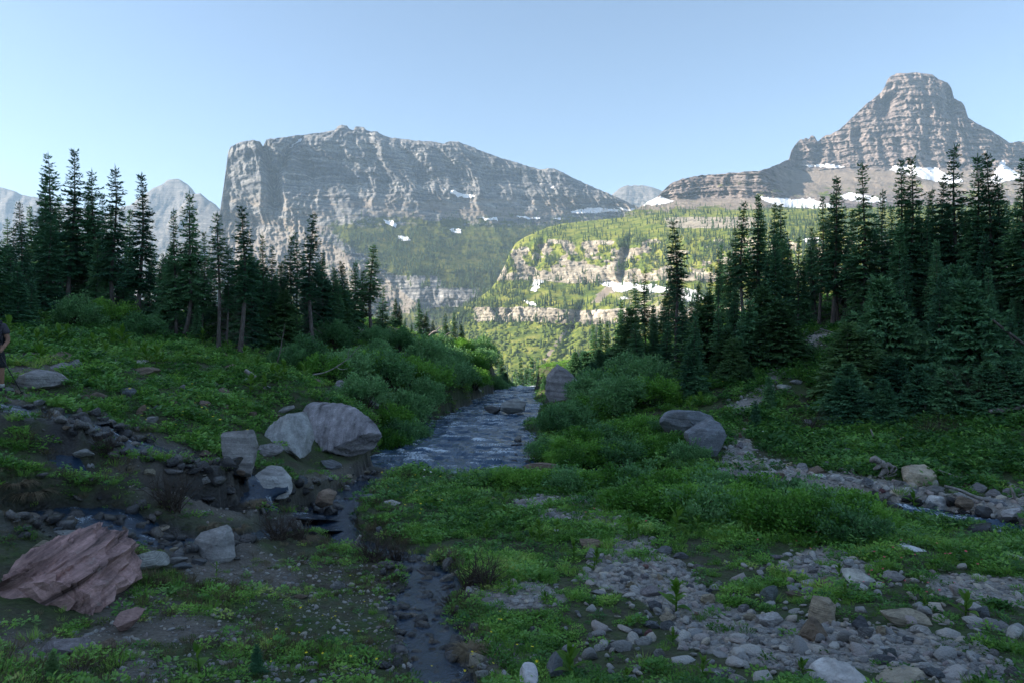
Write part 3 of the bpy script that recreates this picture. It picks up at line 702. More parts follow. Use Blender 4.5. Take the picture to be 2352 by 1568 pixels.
water("creek", "A", 12, 0.1, 0.06, M_CREEK, lambda X, Y, wv: sstep(0.10, 0.4, wv)*0.62, 0.25)
water("creek", "A2", 8, 0.1, 0.04, M_CREEK, lambda X, Y, wv: sstep(0.25, 0.5, wv)*0.55, 0.25)
water("creek", "C", 12, 0.1, 0.045, M_CREEK, lambda X, Y, wv: sstep(0.12, 0.4, wv)*0.56, 0.25)

# ------------------------------------------------------------------ the air
hz_ = bpy.data.meshes.new("haze")
bx = [(x, y, z) for x in (-8200, 8200) for y in (-6800, 8200) for z in (-92, 1420)]
hz_.from_pydata(bx, [], [(0, 1, 3, 2), (4, 6, 7, 5), (0, 4, 5, 1), (2, 3, 7, 6), (0, 2, 6, 4), (1, 5, 7, 3)]); hz_.update()
mh = bpy.data.materials.new("haze_air"); mh.use_nodes = True; t = mh.node_tree; t.nodes.remove(t.nodes["Principled BSDF"])
pv = t.nodes.new("ShaderNodeVolumePrincipled"); pv.inputs["Color"].default_value = (0.52, 0.74, 1.0, 1); pv.inputs["Density"].default_value = HAZE
pv.inputs["Anisotropy"].default_value = 0.0
t.links.new(pv.outputs[0], t.nodes["Material Output"].inputs["Volume"]); hz_.materials.append(mh)
tag(obj("haze", hz_), "pale blue evening haze filling the valley air", kind="stuff")
# ------------------------------------------------------------------ foliage and bark materials
def leaf_mat(name, stops, trans=0.35, rough=0.6, scale=9.0, inst=False):
    m = Mat(name); w = m.pos("World")
    oi = m.n("ShaderNodeObjectInfo")
    f = m.math('ADD', m.math('MULTIPLY', m.noise(w, scale, 2), 0.75), m.math('MULTIPLY', m.math('SUBTRACT', oi.outputs["Random"], 0.5), 0.30))
    if inst: f = m.math('ADD', f, m.at("tint", 'INSTANCER').outputs["Fac"])
    c = m.ramp(f, stops)
    m.fin(c, rough, None, 0.25)
    tr = m.n("ShaderNodeBsdfTranslucent"); m.l(m.mix(0.6, c, (0.35, 0.5, 0.05), 'MULTIPLY'), tr.inputs[0])
    m.l(c, tr.inputs[0])
    mx = m.n("ShaderNodeMixShader"); mx.inputs[0].default_value = trans
    m.l(m.b.outputs[0], mx.inputs[1]); m.l(tr.outputs[0], mx.inputs[2]); m.l(mx.outputs[0], m.out.inputs["Surface"])
    return m.m
M_NEEDLE = leaf_mat("fir_needles", [(0.2, (0.036, 0.116, 0.060)), (0.4, (0.080, 0.201, 0.092)), (0.6, (0.151, 0.310, 0.130))], 0.15, 0.65, 2.2)
M_NEEDLE2 = leaf_mat("young_fir_needles", [(0.2, (0.038, 0.095, 0.033)), (0.4, (0.079, 0.172, 0.059)), (0.6, (0.146, 0.251, 0.089))], 0.2, 0.65, 2.5)
M_WILLOW = leaf_mat("willow_leaves", [(0.2, (0.069, 0.177, 0.062)), (0.42, (0.157, 0.332, 0.123)), (0.65, (0.296, 0.498, 0.208))], 0.3, 0.5, 3.0)
M_WILLOW2 = leaf_mat("alder_leaves", [(0.2, (0.062, 0.177, 0.026)), (0.42, (0.147, 0.343, 0.050)), (0.65, (0.274, 0.500, 0.095))], 0.3, 0.5, 3.0)
mb = Mat("fir_bark"); wb = mb.pos("Object", (1, 1, 0.25))
M_BARK = mb.fin(mb.ramp(mb.noise(wb, 9, 5, 0.7), [(0.3, (0.055, 0.044, 0.040)), (0.5, (0.12, 0.100, 0.092)), (0.72, (0.22, 0.195, 0.182))]), 0.9, mb.bump(mb.noise(wb, 26, 4), 0.02, 1.0), 0.2)
mb = Mat("weathered_wood"); wb = mb.pos("Object", (1, 1, 1))
M_DEAD = mb.fin(mb.ramp(mb.noise(wb, 12, 5, 0.7), [(0.3, (0.13, 0.115, 0.105)), (0.5, (0.26, 0.235, 0.22)), (0.72, (0.42, 0.39, 0.37))]), 0.85, mb.bump(mb.noise(wb, 40, 4), 0.01, 0.8), 0.2)
mb = Mat("willow_stem"); wb = mb.pos("Object", (1, 1, 1))
M_STEM = mb.fin(mb.ramp(mb.noise(wb, 12, 3, 0.7), [(0.3, (0.035, 0.026, 0.020)), (0.7, (0.095, 0.075, 0.062))]), 0.85, None, 0.2)

def rhombs(base, dirv, length, width, upv, fold=0.25):
    """pointed leaves or twig sprays as folded quads: base, two shoulders, tip"""
    side = np.cross(dirv, upv); side /= np.linalg.norm(side, axis=1)[:, None]+1e-9
    nrm = np.cross(side, dirv)
    L = length[:, None]; Wd = width[:, None]
    mid = base+dirv*L*0.45+nrm*L*0.06
    V = np.stack([base, mid+side*Wd-nrm*Wd*fold, base+dirv*L-nrm*L*0.08, mid-side*Wd-nrm*Wd*fold], 1)
    n = len(base); F = np.arange(n*4).reshape(n, 4)
    return V.reshape(-1, 3), F

def norm(a): return a/(np.linalg.norm(a, axis=-1, keepdims=True)+1e-9)

def fir(seed, Ht, R, cb, dens=1.0, taper=0.85, dead=0.5, bend=0.0, sweep=0.0, notch=0.25, spread=1.0, mat=None, tl=0.24):
    r = np.random.default_rng(seed)
    def axis(h):             # centre line of the stem
        h = np.asarray(h, float); t = h/Ht
        return np.stack([sweep*(np.exp(-t*9)-1)*1.0+bend*t**3+0.012*Ht*np.sin(t*5+seed), 0.010*Ht*np.sin(t*4+seed*2), h], -1)
    g = Geo()
    hs = np.linspace(-0.35, Ht, 14); r0 = 0.010*Ht+0.02
    g.tube(axis(hs), r0*np.clip((1-hs/Ht), 0.02, 1)**0.85*(1+0.7*np.exp(-np.maximum(hs, 0)/0.25)), 7)
    nd = int(26*dead*Ht/8)
    for i in range(nd):      # dead lower limbs
        h = r.uniform(0.06, max(cb, 0.12)+0.22)*Ht; a = r.uniform(0, 6.283); L = r.uniform(0.25, 0.9)*R*1.1
        b = axis([h])[0]; d = np.array([math.cos(a), math.sin(a), r.uniform(-0.55, 0.1)])
        q = np.linspace(0, 1, 4)[:, None]
        pts = b+d*L*q+np.array([0, 0, -0.25])*L*q**2+r.normal(0, 0.03, (4, 3))*q
        g.tube(pts, np.linspace(0.014, 0.004, 4), 3, False)
        if r.random() < 0.5:
            e = pts[2]+norm(d+r.normal(0, 0.6, 3))*L*0.45; g.tube(np.stack([pts[2], (pts[2]+e)/2+r.normal(0, .03, 3), e]), [0.007, 0.005, 0.002], 3, False)
    B = []; Dv = []; Ln = []; Wd = []; Up = []
    h = cb*Ht
    while h < Ht*0.985:
        t = h/Ht; tt = (t-cb)/(1-cb)
        prof = (1-tt)**taper*(0.35+0.65*sstep(0.0, 0.12, tt) if cb > 0.08 else 1.0)
        lump = 0.75+notch*2*(vn(np.array([h*1.3+seed*7]), np.array([seed*1.7]), 2)[0]-0.5)+0.25
        nb = max(4, int(round(dens*(5.0+4.0*prof))))
        a0 = r.uniform(0, 6.28)
        for j in range(nb):
            if r.random() < 0.16: continue
            az = a0+j*6.283/nb+r.normal(0, 0.25); L = max(0.10, R*prof*lump*r.uniform(0.6, 1.15))+0.03
            el = np.interp(tt, [0, 0.5, 0.85, 1], [-0.42, -0.25, 0.12, 0.7])+r.normal(0, 0.10)
            d0 = np.array([math.cos(az)*math.cos(el), math.sin(az)*math.cos(el), math.sin(el)])
            b = axis([h+r.uniform(-.05, .05)])[0]
            side = np.array([-math.sin(az), math.cos(az), 0])
            n = max(3, int(L/0.050))
            s = np.linspace(0.16 if L > 0.3 else 0.05, 1.0, n)+r.normal(0, 0.01, n)
            cur = b+d0*(L*s)[:, None]+np.array([0, 0, 1])*(L*(0.16*s**2.2-0.10*s))[:, None]
            for sg in (-1, 1):
                ln = (0.10+0.30*L*(1-0.75*s))*r.uniform(0.65, 1.2, n); ln = np.minimum(ln, tl)
                dv = norm(d0*0.75+side*sg*r.uniform(0.55, 1.15, n)[:, None]*spread+np.array([0, 0, 1])*r.uniform(-0.42, 0.22, n)[:, None])
                B.append(cur); Dv.append(dv); Ln.append(ln); Wd.append(0.014+0.10*ln*r.uniform(0.8, 1.3, n))
                Up.append(norm(np.array([0, 0, 1])+r.normal(0, 0.45, (n, 3))))
            k = max(2, n//2)         # short shoots on top and the tip
            pick = r.integers(0, n, k)
            B.append(cur[pick]); Dv.append(norm(d0+np.array([0, 0, 1])*r.uniform(0.0, 0.9, k)[:, None]+r.normal(0, 0.3, (k, 3)))); Ln.append(r.uniform(0.09, 0.19, k)); Wd.append(r.uniform(0.02, 0.034, k)); Up.append(norm(side+r.normal(0, 0.4, (k, 3))))
        h += (0.095+0.05*prof)*Ht/8*r.uniform(0.5, 1.6)+0.018
    B.append(axis([Ht*0.97])); Dv.append(np.array([[0, 0, 1.0]])); Ln.append(np.array([0.05*Ht])); Wd.append(np.array([0.02])); Up.append(np.array([[1.0, 0, 0]]))
    V, F = rhombs(np.concatenate(B), np.concatenate(Dv), np.concatenate(Ln), np.concatenate(Wd), np.concatenate(Up))
    return g.mesh("trunk", M_BARK, True), mesh("crown", V, F, mat or M_NEEDLE)

TALL = [fir(1, 8, 0.95, 0.24, 1.0, 0.9, 1.6), fir(2, 8, 0.80, 0.38, 1.0, 0.75, 2.2, notch=0.4), fir(3, 8, 1.0, 0.16, 1.0, 0.95, 1.2, notch=0.5), fir(4, 8, 0.90, 0.28, 0.85, 0.8, 1.2, 0, 0.5),
        fir(5, 8, 0.72, 0.46, 0.75, 0.65, 2.4, 0, 0.35, 0.4), fir(6, 8, 1.1, 0.20, 0.9, 0.8, 1.4, 0.15, 0, 0.65), fir(7, 8, 0.8, 0.30, 1.0, 0.7, 1.6, notch=0.5), fir(8, 8, 0.8, 0.25, 0.9, 0.7, 0.9, -0.5, 0, 0.55)]
MID = [fir(11, 5, 0.85, 0.04, 1.1, 0.9, 0.4), fir(12, 5, 0.70, 0.15, 1.0, 0.8, 0.8), fir(13, 5, 1.0, 0.03, 1.0, 0.8, 0.3, 0, 0, 0.4)]
YOUNG = [fir(21, 2.6, 1.0, 0.02, 1.3, 0.8, 0.1, mat=M_NEEDLE2, tl=0.18), fir(22, 2.6, 1.25, 0.01, 1.3, 0.7, 0.1, notch=0.4, mat=M_NEEDLE2, tl=0.18), fir(23, 2.2, 0.85, 0.03, 1.2, 0.9, 0.2, mat=M_NEEDLE)]
BUSHFIR = [fir(31, 2.4, 1.25, 0.0, 2.2, 0.6, 0.6, notch=0.5, tl=0.15), fir(32, 2.0, 1.1, 0.0, 2.2, 0.55, 0.6, 0.4, 0, 0.5, tl=0.15)]
BASEH = {id(TALL): 8, id(MID): 5, id(YOUNG): 2.6, id(BUSHFIR): 2.4}

def tree(u, vtop, d, fam, k, label=None, group=None, wide=1.0, rz=None, hgt=None, vis=True):
    x = (u-CU)/FPX*d; z = hz(x, d)
    top = CAMZ-(vtop-CV)/FPX*d if hgt is None else z+hgt
    h = max(top-z, 0.6); s = h/BASEH[id(fam)]
    e = bpy.data.objects.new("fir_tree", None); COL.objects.link(e); e.location = (x, d, z-0.05)
    e.rotation_euler = (random.uniform(-.02, .02), random.uniform(-.02, .02), random.uniform(0, 6.28) if rz is None else rz)
    w_ = wide*1.08*s**0.75/1.0 if s > 1 else wide*1.08*s**0.9
    e.scale = (w_, w_, s)
    t_, c_ = fam[k % len(fam)]
    obj("trunk", t_, e); obj("crown", c_, e)
    e["u"] = float(u)
    if label: tag(e, label, "fir tree", group)
    return e

ORD = ["first", "second", "third", "fourth", "fifth", "sixth", "seventh", "eighth", "ninth", "tenth", "eleventh", "twelfth", "thirteenth", "fourteenth", "fifteenth", "sixteenth", "seventeenth", "eighteenth", "nineteenth", "twentieth", "twenty-first", "twenty-second", "twenty-third", "twenty-fourth", "twenty-fifth", "twenty-sixth", "twenty-seventh", "twenty-eighth", "twenty-ninth", "thirtieth", "thirty-first", "thirty-second", "thirty-third", "thirty-fourth", "thirty-fifth", "thirty-sixth", "thirty-seventh", "thirty-eighth"]
def stand(rows, fmt, group):
    rows = sorted(rows, key=lambda q: q[0])
    for i, q in enumerate(rows):
        e = tree(*q[:5], wide=q[5] if len(q) > 5 else 1.0, rz=q[6] if len(q) > 6 else None)
        nm = ORD[i] if i < len(ORD) else str(i)
        lab = q[7] if len(q) > 7 else fmt.format(nm)
        tag(e, lab, "fir tree", group)

T, Mi, Y, BF = TALL, MID, YOUNG, BUSHFIR
# ---- left bank, dark spires above the hiker's path
stand([(-30,430,24,T,2,1.2,None,"big dark fir cropped by the frame edge above the hiker"),(51,464,36,T,4,.9),(100,397,37,T,5,1.15),(114,413,38,T,6),(124,349,36,T,7,1.0,0.0,"tallest left-bank fir with a leaning ragged double top"),(162,340,36,T,0,1.05,None,"tall straight fir whose thin leader tops the left stand"),
 (199,407,37,T,2,.8),(224,388,36,T,6,1.1),(242,443,37,T,0,.9),(282,383,33,T,3,1.05),(322,397,31,T,0,1.1,None,"tall fir with a pale bare lower stem above the ferns")],
 "dark spire fir, {} from the left edge of the left-bank stand", "tall firs on the left bank")
stand([(382,584,30,Mi,1,.9,None,"short slim fir in the gap between taller left-bank spires"),(405,477,29,T,2,.9),(418,438,29,T,3,1.05),(442,487,30,T,6),(468,530,30,T,0,.9),(501,489,27.5,T,4,1.1),(519,560,28,T,1,.8),(554,474,27.5,T,1,1.25,None,"dense tapered fir with a bare swept stem, mid left bank"),(600,535,31,T,2,.9),(622,560,31,T,6,.85),
 (645,600,32,Mi,1),(668,540,32,T,0,.9),(690,530,33,T,4,.85),(715,490,31.5,T,1,1.25,None,"tallest thick-stemmed fir right of the left-bank thicket"),(740,575,34,T,2,.8),(760,610,34,T,6,.9),(778,640,34,Mi,0,.9)],
 "dark fir {} from the left in the middle left-bank stand", "firs in the middle of the left bank")
stand([(800,680,38,Mi,1,0.98),(832,620,39,T,0,1.19,None,"shorter fir of the pair standing apart on the left bank"),(853,562,39,T,1,1.61,None,"taller fir of the pair standing apart, flat tiered boughs"),(880,655,40,T,5,1.26),(908,685,47,Mi,0,1.26,None,"small fir catching yellow sunlight, first of the lit ones"),(918,700,47,Mi,1,1.12),(963,685,50,T,2,1.33,None,"fir lit gold by the sun in the middle of the far bank"),(980,715,50,Mi,0,1.26),
 (995,735,50,Mi,2,0.98),(1025,718,52,T,6,1.12),(1041,716,53,T,0,1.12),(1060,745,53,Mi,1,1.12),(945,740,48,Mi,1,0.98),(930,730,49,Mi,1,0.84),(1085,788,56,Mi,0,1.12),(1120,796,58,Mi,2,1.26),(1152,812,60,Mi,0,1.26),(1100,800,57,Mi,1,1.12)],
 "small fir {} from the left along the far end of the left bank", "small firs at the far end of the left bank")
stand([(1196,822,66,Mi,0,.7),(1208,840,70,Mi,1,.7),(1222,818,68,Mi,0,.75),(1236,826,70,Mi,1,.6),(1252,838,74,Mi,2,.8),(1270,842,72,Mi,0,.7),(1182,850,72,Mi,2,.7)],
 "tiny fir {} from the left in the notch where the stream drops away", "tiny firs beyond the stream's lip")
stand([(20,500,41,T,6,1.0),(75,470,41,T,2,1.0),(140,450,42,T,0,1.0),(180,440,42,T,5,1.0),(212,455,42,T,6,.9),(258,470,41,T,2,.9),(300,480,40,T,0,1.0),(345,560,38,Mi,0,1.1),(60,560,40,Mi,2,1.2),(110,540,41,T,3,1.0),(160,560,42,Mi,0,1.3),(230,570,40,Mi,2,1.2),(285,590,38,Mi,0,1.2),(200,600,38,Mi,2,1.2),(135,610,37,Mi,0,1.3)],
 "far dim fir, {} from left, in the back row of the left-bank stand", "back row of the left-bank stand")
stand([(398,560,34,Mi,0,1.1),(430,570,34,T,2,.8),(455,600,33,Mi,2,1.0),(485,590,34,Mi,0,1.0),(535,570,34,T,6,.8),(575,560,35,T,0,.8),(588,590,34,Mi,2,1.1),(610,610,35,Mi,0,1.1),(655,585,36,T,6,.8),(700,580,36,T,2,.8),(728,600,36,Mi,0,1.1),(748,625,37,Mi,2,1.0),(790,665,38,Mi,0,.9)],
 "dim fir, {} from left, in the back row of the middle left bank", "back row of the middle left bank")
# ---- right bank
stand([(1660,560,43,T,0,.9),(1720,540,43,T,6,.9),(1760,530,43,T,2,.9),(1790,540,42,T,0,.9),(1820,570,41,T,5,.9),(1850,560,41,T,6,.9),(1900,500,39,T,2,.9),(1960,480,38,T,0,.9),(2010,490,38,T,6,.9),(2050,470,37,T,2,.9),(2110,470,36,T,0,.9),(2150,490,36,T,6,.9),(2215,450,35,T,2,.9),(2285,460,35,T,0,.9),(2335,450,34,T,6,1.0)],
 "dim fir, {} from left, in the back row of the right-bank wood", "back row of the right-bank wood")
stand([(1362,742,42,Mi,1,.8),(1378,728,43,Mi,0,.7),(1395,738,43,Mi,1,.7),(1424,690,42,Mi,0,.9),(1448,705,42,Mi,1,.8),(1468,624,40,T,4,.9),(1484,620,38,T,1,.9),(1534,587,37,T,6,.8),(1567,504,36,T,4,1.15,None,"tall open-branched fir leading the right-bank row near the stream"),(1604,649,38,Mi,1,.8),(1627,608,38,T,1,.7),(1644,575,38,T,4,.7),(1555,560,36.5,T,0,.9),(1500,700,37,Mi,0,.9),(1590,690,37,Mi,2,.9)],
 "slim fir {} from the stream along the right bank", "slim firs on the right bank near the stream")
stand([(1690,520,39,T,6,.9),(1706,463,38,T,1,1.1),(1737,448,38,T,0,1.0),(1749,463,38.5,T,4,.9),(1772,465,38,T,1,.85),(1801,463,37,T,6,1.0),(1832,541,35,T,5,.9),(1870,520,36,T,0,.9),(1886,452,34,T,1,.95),(1915,407,33,T,0,1.1,None,"tall fir left of the snowfields with a dense tapered crown"),(1925,446,33.5,T,4,.9),(1979,372,32,T,5,1.1,None,"tall broad fir rising in front of the peak's lower snow"),(2027,434,33,T,2,.95),(1945,520,35,T,6,.9),(2000,540,34,T,2,.8)],
 "dark fir {} from the left in the dense middle of the right-bank wood", "firs in the middle of the right-bank wood")
stand([(2064,372,31,T,1,1.0),(2095,359,30.5,T,0,1.05),(2124,438,31,T,4,.8),(2141,430,31.5,T,6,.8),(2159,403,31,T,1,.95),(2201,330,30,T,5,1.15,None,"tallest fir of the right-bank wood below the peak's right ridge"),(2238,357,29.5,T,0,1.1),(2269,351,29,T,1,1.05),(2298,405,29,T,7,1.0),(2350,347,27,T,2,1.2,None,"big fir cut by the right edge of the frame"),(2320,420,29,T,4,.9),(2390,330,26,T,0,1.2),(2080,480,32,T,2,.9),(2180,480,32,T,6,.9),(2255,470,31,T,3,.9)],
 "dark fir {} from the left at the right end of the wood", "firs at the right end of the wood")
# ---- lower storey that fills the wood
def fill(poly, n, dr, fams, label, group, hr, seed, wide=(0.9, 1.2), mind=14):
    r = np.random.default_rng(seed); us = [p[0] for p in poly]; vs = [p[1] for p in poly]; done = []; made = []
    tries = 0
    while len(done) < n and tries < n*60:
        tries += 1
        u, v = r.uniform(min(us), max(us)), r.uniform(min(vs), max(vs))
        if not inpoly(np.array([u]), np.array([v]), poly)[0]: continue
        if any(abs(u-a)+1.5*abs(v-b) < mind for a, b in done): continue
        if inpoly(np.array([u]), np.array([v]), [(1690,990),(1700,920),(1780,840),(1870,740),(1935,740),(1910,800),(1870,885),(1790,940)])[0]: continue
        p = ground_at(u, v, dr[0], dr[1])
        if p[1] > dr[1]-0.5: continue
        done.append((u, v)); fam = fams[r.integers(len(fams))]
        e = tree(u, 0, p[1], fam, int(r.integers(8)), wide=r.uniform(*wide), hgt=r.uniform(*hr)); made.append((u, e))
    for i, (u, e) in enumerate(sorted(made, key=lambda q: q[0])): tag(e, label.format(ORD[i]), "fir tree", group)
fill([(1640,745),(1780,730),(1900,700),(2100,690),(2352,680),(2400,790),(2150,800),(1980,770),(1890,745),(1760,800),(1640,810)], 34, (22, 45), [Mi, Mi, T], "mid-height fir, {} from left, crowded under the tall right-bank spires", "understorey firs of the right-bank wood", (3.2, 5.6), 3, (0.7, 1.0))
fill([(1400,855),(1520,800),(1640,800),(1760,810),(1700,890),(1560,920),(1460,900)], 22, (22, 45), [Mi, Y, Mi], "small dark fir, {} from left, between willows and right-bank wood", "small firs at the foot of the right-bank wood", (1.6, 3.6), 4)
fill([(2000,810),(2150,800),(2400,760),(2400,850),(2250,880),(2080,880)], 18, (20, 40), [Mi, Mi, BF], "shadowed fir, {} from left, on the steep bank under the right wood", "shadowed firs on the steep right bank", (2.2, 4.6), 5, (0.7, 0.95))
fill([(-60,700),(60,690),(330,700),(330,745),(150,735),(-60,745)], 22, (22, 48), [Mi, T, Mi], "dim mid-height fir, {} from left, filling the left-bank stand", "understorey firs of the left-bank stand", (2.8, 5.0), 6)
fill([(360,760),(560,770),(800,750),(830,770),(700,800),(560,800),(440,790)], 22, (22, 48), [Mi, Y, Mi], "dim fir, {} from left, between the stems of the middle left bank", "understorey firs of the middle left bank", (1.8, 4.2), 7)
stand([(1320,808,41,BF,0,.9),(1345,795,42,BF,1,1.0),(1375,800,40,BF,0,1.0),(1405,790,40,BF,1,1.1),(1440,780,39,Mi,2,1.1),(1360,830,38,BF,0,1.1),(1400,830,37,BF,1,1.2),(1440,820,36,BF,0,1.1)], "bushy dark fir {} from the tall pinkish rock by the stream", "bushy firs beside the tall streamside rock")
stand([(1948,742,25,Y,1,1.2,None,"wide bushy young fir just right of the bare dirt slope"),(1985,765,25,Y,0,1.2),(2040,800,24.5,BF,1,1.1),(1945,835,23.5,BF,0,1.2),(1960,850,23,BF,1,1.1),(2030,870,22.5,BF,0,.9),(1795,690,29,Y,1,1.35,None,"pale green young fir left of the bare dirt slope"),(1745,740,29,Y,0,1.1),(1765,850,24.5,Y,2,.8,None,"little fir sapling in front of the bare dirt slope"),(1720,830,27,Y,0,.9),(2110,840,23,BF,0,1.0),(2180,830,22.5,BF,1,1.1),(2270,830,22,BF,0,1.1),(2330,810,22,BF,1,1.2),(1735,905,23,Y,2,.7)],
 "spreading young fir {} from the left along the right slope's foot", "young firs along the foot of the right slope")
stand([(860,742,41,BF,0,.7),(1010,770,50,BF,1,.9),(965,775,48,BF,0,.8),(1090,800,54,BF,1,.8),(1250,860,44,BF,0,.5),(1155,845,55,BF,1,.8),(1130,835,56,Mi,2,.8)], "low dark fir clump {} from the left beside the far bend", "low fir clumps by the far bend")
stand([(40,600,24,Mi,0,1.2),(10,560,26,T,3,1.1),(70,640,25,Mi,2,1.0),(-50,600,23,Mi,0,1.2)], "shaded fir {} from the frame edge on the slope above the hiker", "shaded firs above the hiker")
e = tree(100, 1330, 4.75, Y, 2, hgt=0.30); e.location = tuple(P(590,1500,5.35)); e.location.z = hz(e.location.x, e.location.y); e.scale = (0.10, 0.10, 0.11); tag(e, "tiny fir seedling in the dirt at the bottom front", "fir tree")
e = tree(100, 1330, 4.75, Y, 0, hgt=0.24); e.location = tuple(P(120,1545,4.9)); e.location.z = hz(e.location.x, e.location.y); e.scale = (0.08, 0.08, 0.09); tag(e, "tiny pale fir seedling in the lower left corner", "fir tree")

# ------------------------------------------------------------------ willows and alders
def bush(seed, rx, ry, rz, nstem, nleaf, leaf, mat, wk=1.25):
    r = np.random.default_rng(seed); g = Geo(); tips = []
    for i in range(nstem):
        a = r.uniform(0, 6.283); q = math.sqrt(r.uniform(0.02, 1)); el = r.uniform(0.25, 1.0)
        end = np.array([rx*q*math.cos(a), ry*q*math.sin(a), rz*math.sqrt(max(0.05, 1-q*q*0.85))*r.uniform(0.55, 1.05)])
        st = np.array([end[0]*0.25, end[1]*0.25, -0.1]); s = np.linspace(0, 1, 5)[:, None]
        pts = st+(end-st)*s+np.array([0, 0, 1])*0.12*rz*np.sin(s*math.pi)+r.normal(0, 0.02, (5, 3))*s
        g.tube(pts, np.linspace(0.016, 0.004, 5), 3, False)
        for k in range(3): tips.append(pts[2]+(pts[4]-pts[2])*r.uniform(0.1, 1.1)+r.normal(0, 0.10, 3)*np.array([rx, ry, rz*0.7]))
        tips.append(pts[4])
    tips = np.array(tips); tips[:, 2] = np.maximum(tips[:, 2], 0.03)
    ti = r.integers(0, len(tips), nleaf)
    c = tips[ti]+np.clip(r.normal(0, 1, (nleaf, 3)), -2, 2)*np.array([0.085, 0.085, 0.075])*(0.6+0.5*rz)
    out = norm(c*np.array([1/rx, 1/ry, 1.0/rz])+r.normal(0, 0.75, (nleaf, 3))+np.array([0, 0, 0.45]))
    ln = leaf*r.uniform(0.65, 1.35, nleaf)
    V, F = rhombs(c, out, ln, ln*wk*r.uniform(0.2, 0.3, nleaf), norm(r.normal(0, 0.55, (nleaf, 3))+np.array([0, 0, 1])))
    return g.mesh("stems", M_STEM), mesh("foliage", V, F, mat)
BUSH_N = [bush(1, 0.80, 0.7, 0.56, 40, 5200, 0.056, M_WILLOW, 1.5), bush(2, 0.9, 0.7, 0.50, 44, 5600, 0.054, M_WILLOW2, 1.5), bush(3, 0.65, 0.65, 0.60, 34, 4600, 0.058, M_WILLOW2, 1.5)]
BUSH_F = [bush(5, 1.3, 1.2, 1.5, 70, 7000, 0.105, M_WILLOW), bush(6, 1.4, 1.1, 1.25, 70, 7000, 0.10, M_WILLOW2), bush(7, 1.1, 1.1, 1.7, 60, 6500, 0.10, M_WILLOW)]
def shrub(u, v, fam, k, s, label, group, d=None, sz=1.0):
    p = ground_at(u, v) if d is None else np.array([(u-CU)/FPX*d, d, hz((u-CU)/FPX*d, d)])
    e = bpy.data.objects.new("willow_bush", None); COL.objects.link(e); e.location = (p[0], p[1], p[2]-0.03)
    e.rotation_euler = (0, 0, random.uniform(0, 6.28)); e.scale = (s, s, s*sz)
    a, b = fam[k % len(fam)]; obj("stems", a, e); obj("foliage", b, e)
    return tag(e, label, "bush", group)
def row(pts, fam, fmt, group):
    for i, q in enumerate(sorted(pts)): shrub(q[0], q[1], fam, q[2] if len(q) > 2 else i*7+int(q[0]), q[3] if len(q) > 3 else 1.0, fmt.format(ORD[i]), group, q[4] if len(q) > 4 else None, q[5] if len(q) > 5 else 1.0)
# right of the stream: low willow carpet
row([(1278,990,0,.45,26),(1322,955,1,.65,28),(1352,930,2,.8,30),(1360,920,0,1.0,31),(1400,905,1,1.0,32),(1440,900,2,1.0,32),(1480,905,0,1.0,31),(1275,1010,2,.6,24.5),(1310,990,0,.7,25.5),(1350,970,1,.8,26.5),(1400,960,2,.9,27),(1450,950,0,.9,27.5),(1500,945,1,.9,27.5)], BUSH_F, "grey-green willow {} from the water in the back of the right-bank thicket", "willows at the back of the right bank")
row([(1256,1045,0,.9),(1300,1045,1,1.0),(1340,1030,2,1.1),(1385,1020,0,1.1),(1430,1010,1,1.15),(1480,1000,2,1.1),(1530,1000,0,1.0),(1330,1075,1,1.0),(1380,1068,2,1.05),(1430,1058,0,1.1),(1490,1048,1,1.1),(1545,1040,2,1.0),(1580,1060,0,.9),(1280,1075,2,.7)], BUSH_N, "leafy willow {} from the water in the front of the right-bank thicket", "willows at the front of the right bank")
row([(1130,1105,0,.5),(1180,1112,1,.7),(1240,1120,2,.75),(1300,1125,0,.8),(1360,1125,1,.8),(1420,1122,2,.9),(1470,1130,0,1.0),(1530,1140,1,1.0),(1590,1140,2,1.0),(1650,1150,0,1.05),(1500,1175,1,.9),(1560,1185,2,.95),(1620,1190,0,1.0),(1680,1185,1,1.05),(1740,1160,2,1.0),(1800,1170,0,1.05),(1740,1205,1,1.0),(1810,1215,2,1.05),(1870,1190,0,1.05),(1880,1225,1,.95),(1940,1200,2,1.0),(1950,1235,0,.8),(2000,1210,1,.7),(1420,1160,2,.6)], BUSH_N, "low leafy willow {} from the left in the belt crossing mid-ground", "low willows across the middle ground")
# left of the stream: tall willows
row([(835,930,0,.75,24),(880,975,1,.75,23.5),(915,985,2,.7,24.2),(945,975,0,.65,26),(885,935,1,.95,26.5),(930,925,0,1.0,29),(975,930,2,.85,30.5),(985,900,1,1.1,34),(1020,900,0,1.0,36),(1050,890,2,1.0,39),(1085,880,1,1.0,43),(1115,876,0,.9,48),(1145,873,2,.8,52),(1165,872,0,.6,55),(880,890,0,1.1,30),(930,870,1,1.15,33),(980,855,2,1.2,37),(1030,850,0,1.2,41),(1075,850,1,1.1,46),(1110,850,2,1.0,51)], BUSH_F, "tall willow {} from the left along the left bank of the stream", "tall willows on the left bank")
row([(790,860,0,.9,28),(830,850,1,1.0,30),(870,840,2,.9,33),(740,850,1,.8,27),(700,830,2,.8,28),(910,820,0,.9,38),(960,815,1,.9,41),(1010,820,2,.9,45),(660,830,0,.6,27),(860,800,0,.7,37),(1060,825,1,.8,50),(760,800,0,.8,33),(250,730,1,.9,30),(180,745,2,.8,28),(330,765,0,.7,27)], BUSH_F, "bushy alder {} from the left at the foot of the left-bank firs", "alders below the left-bank firs")
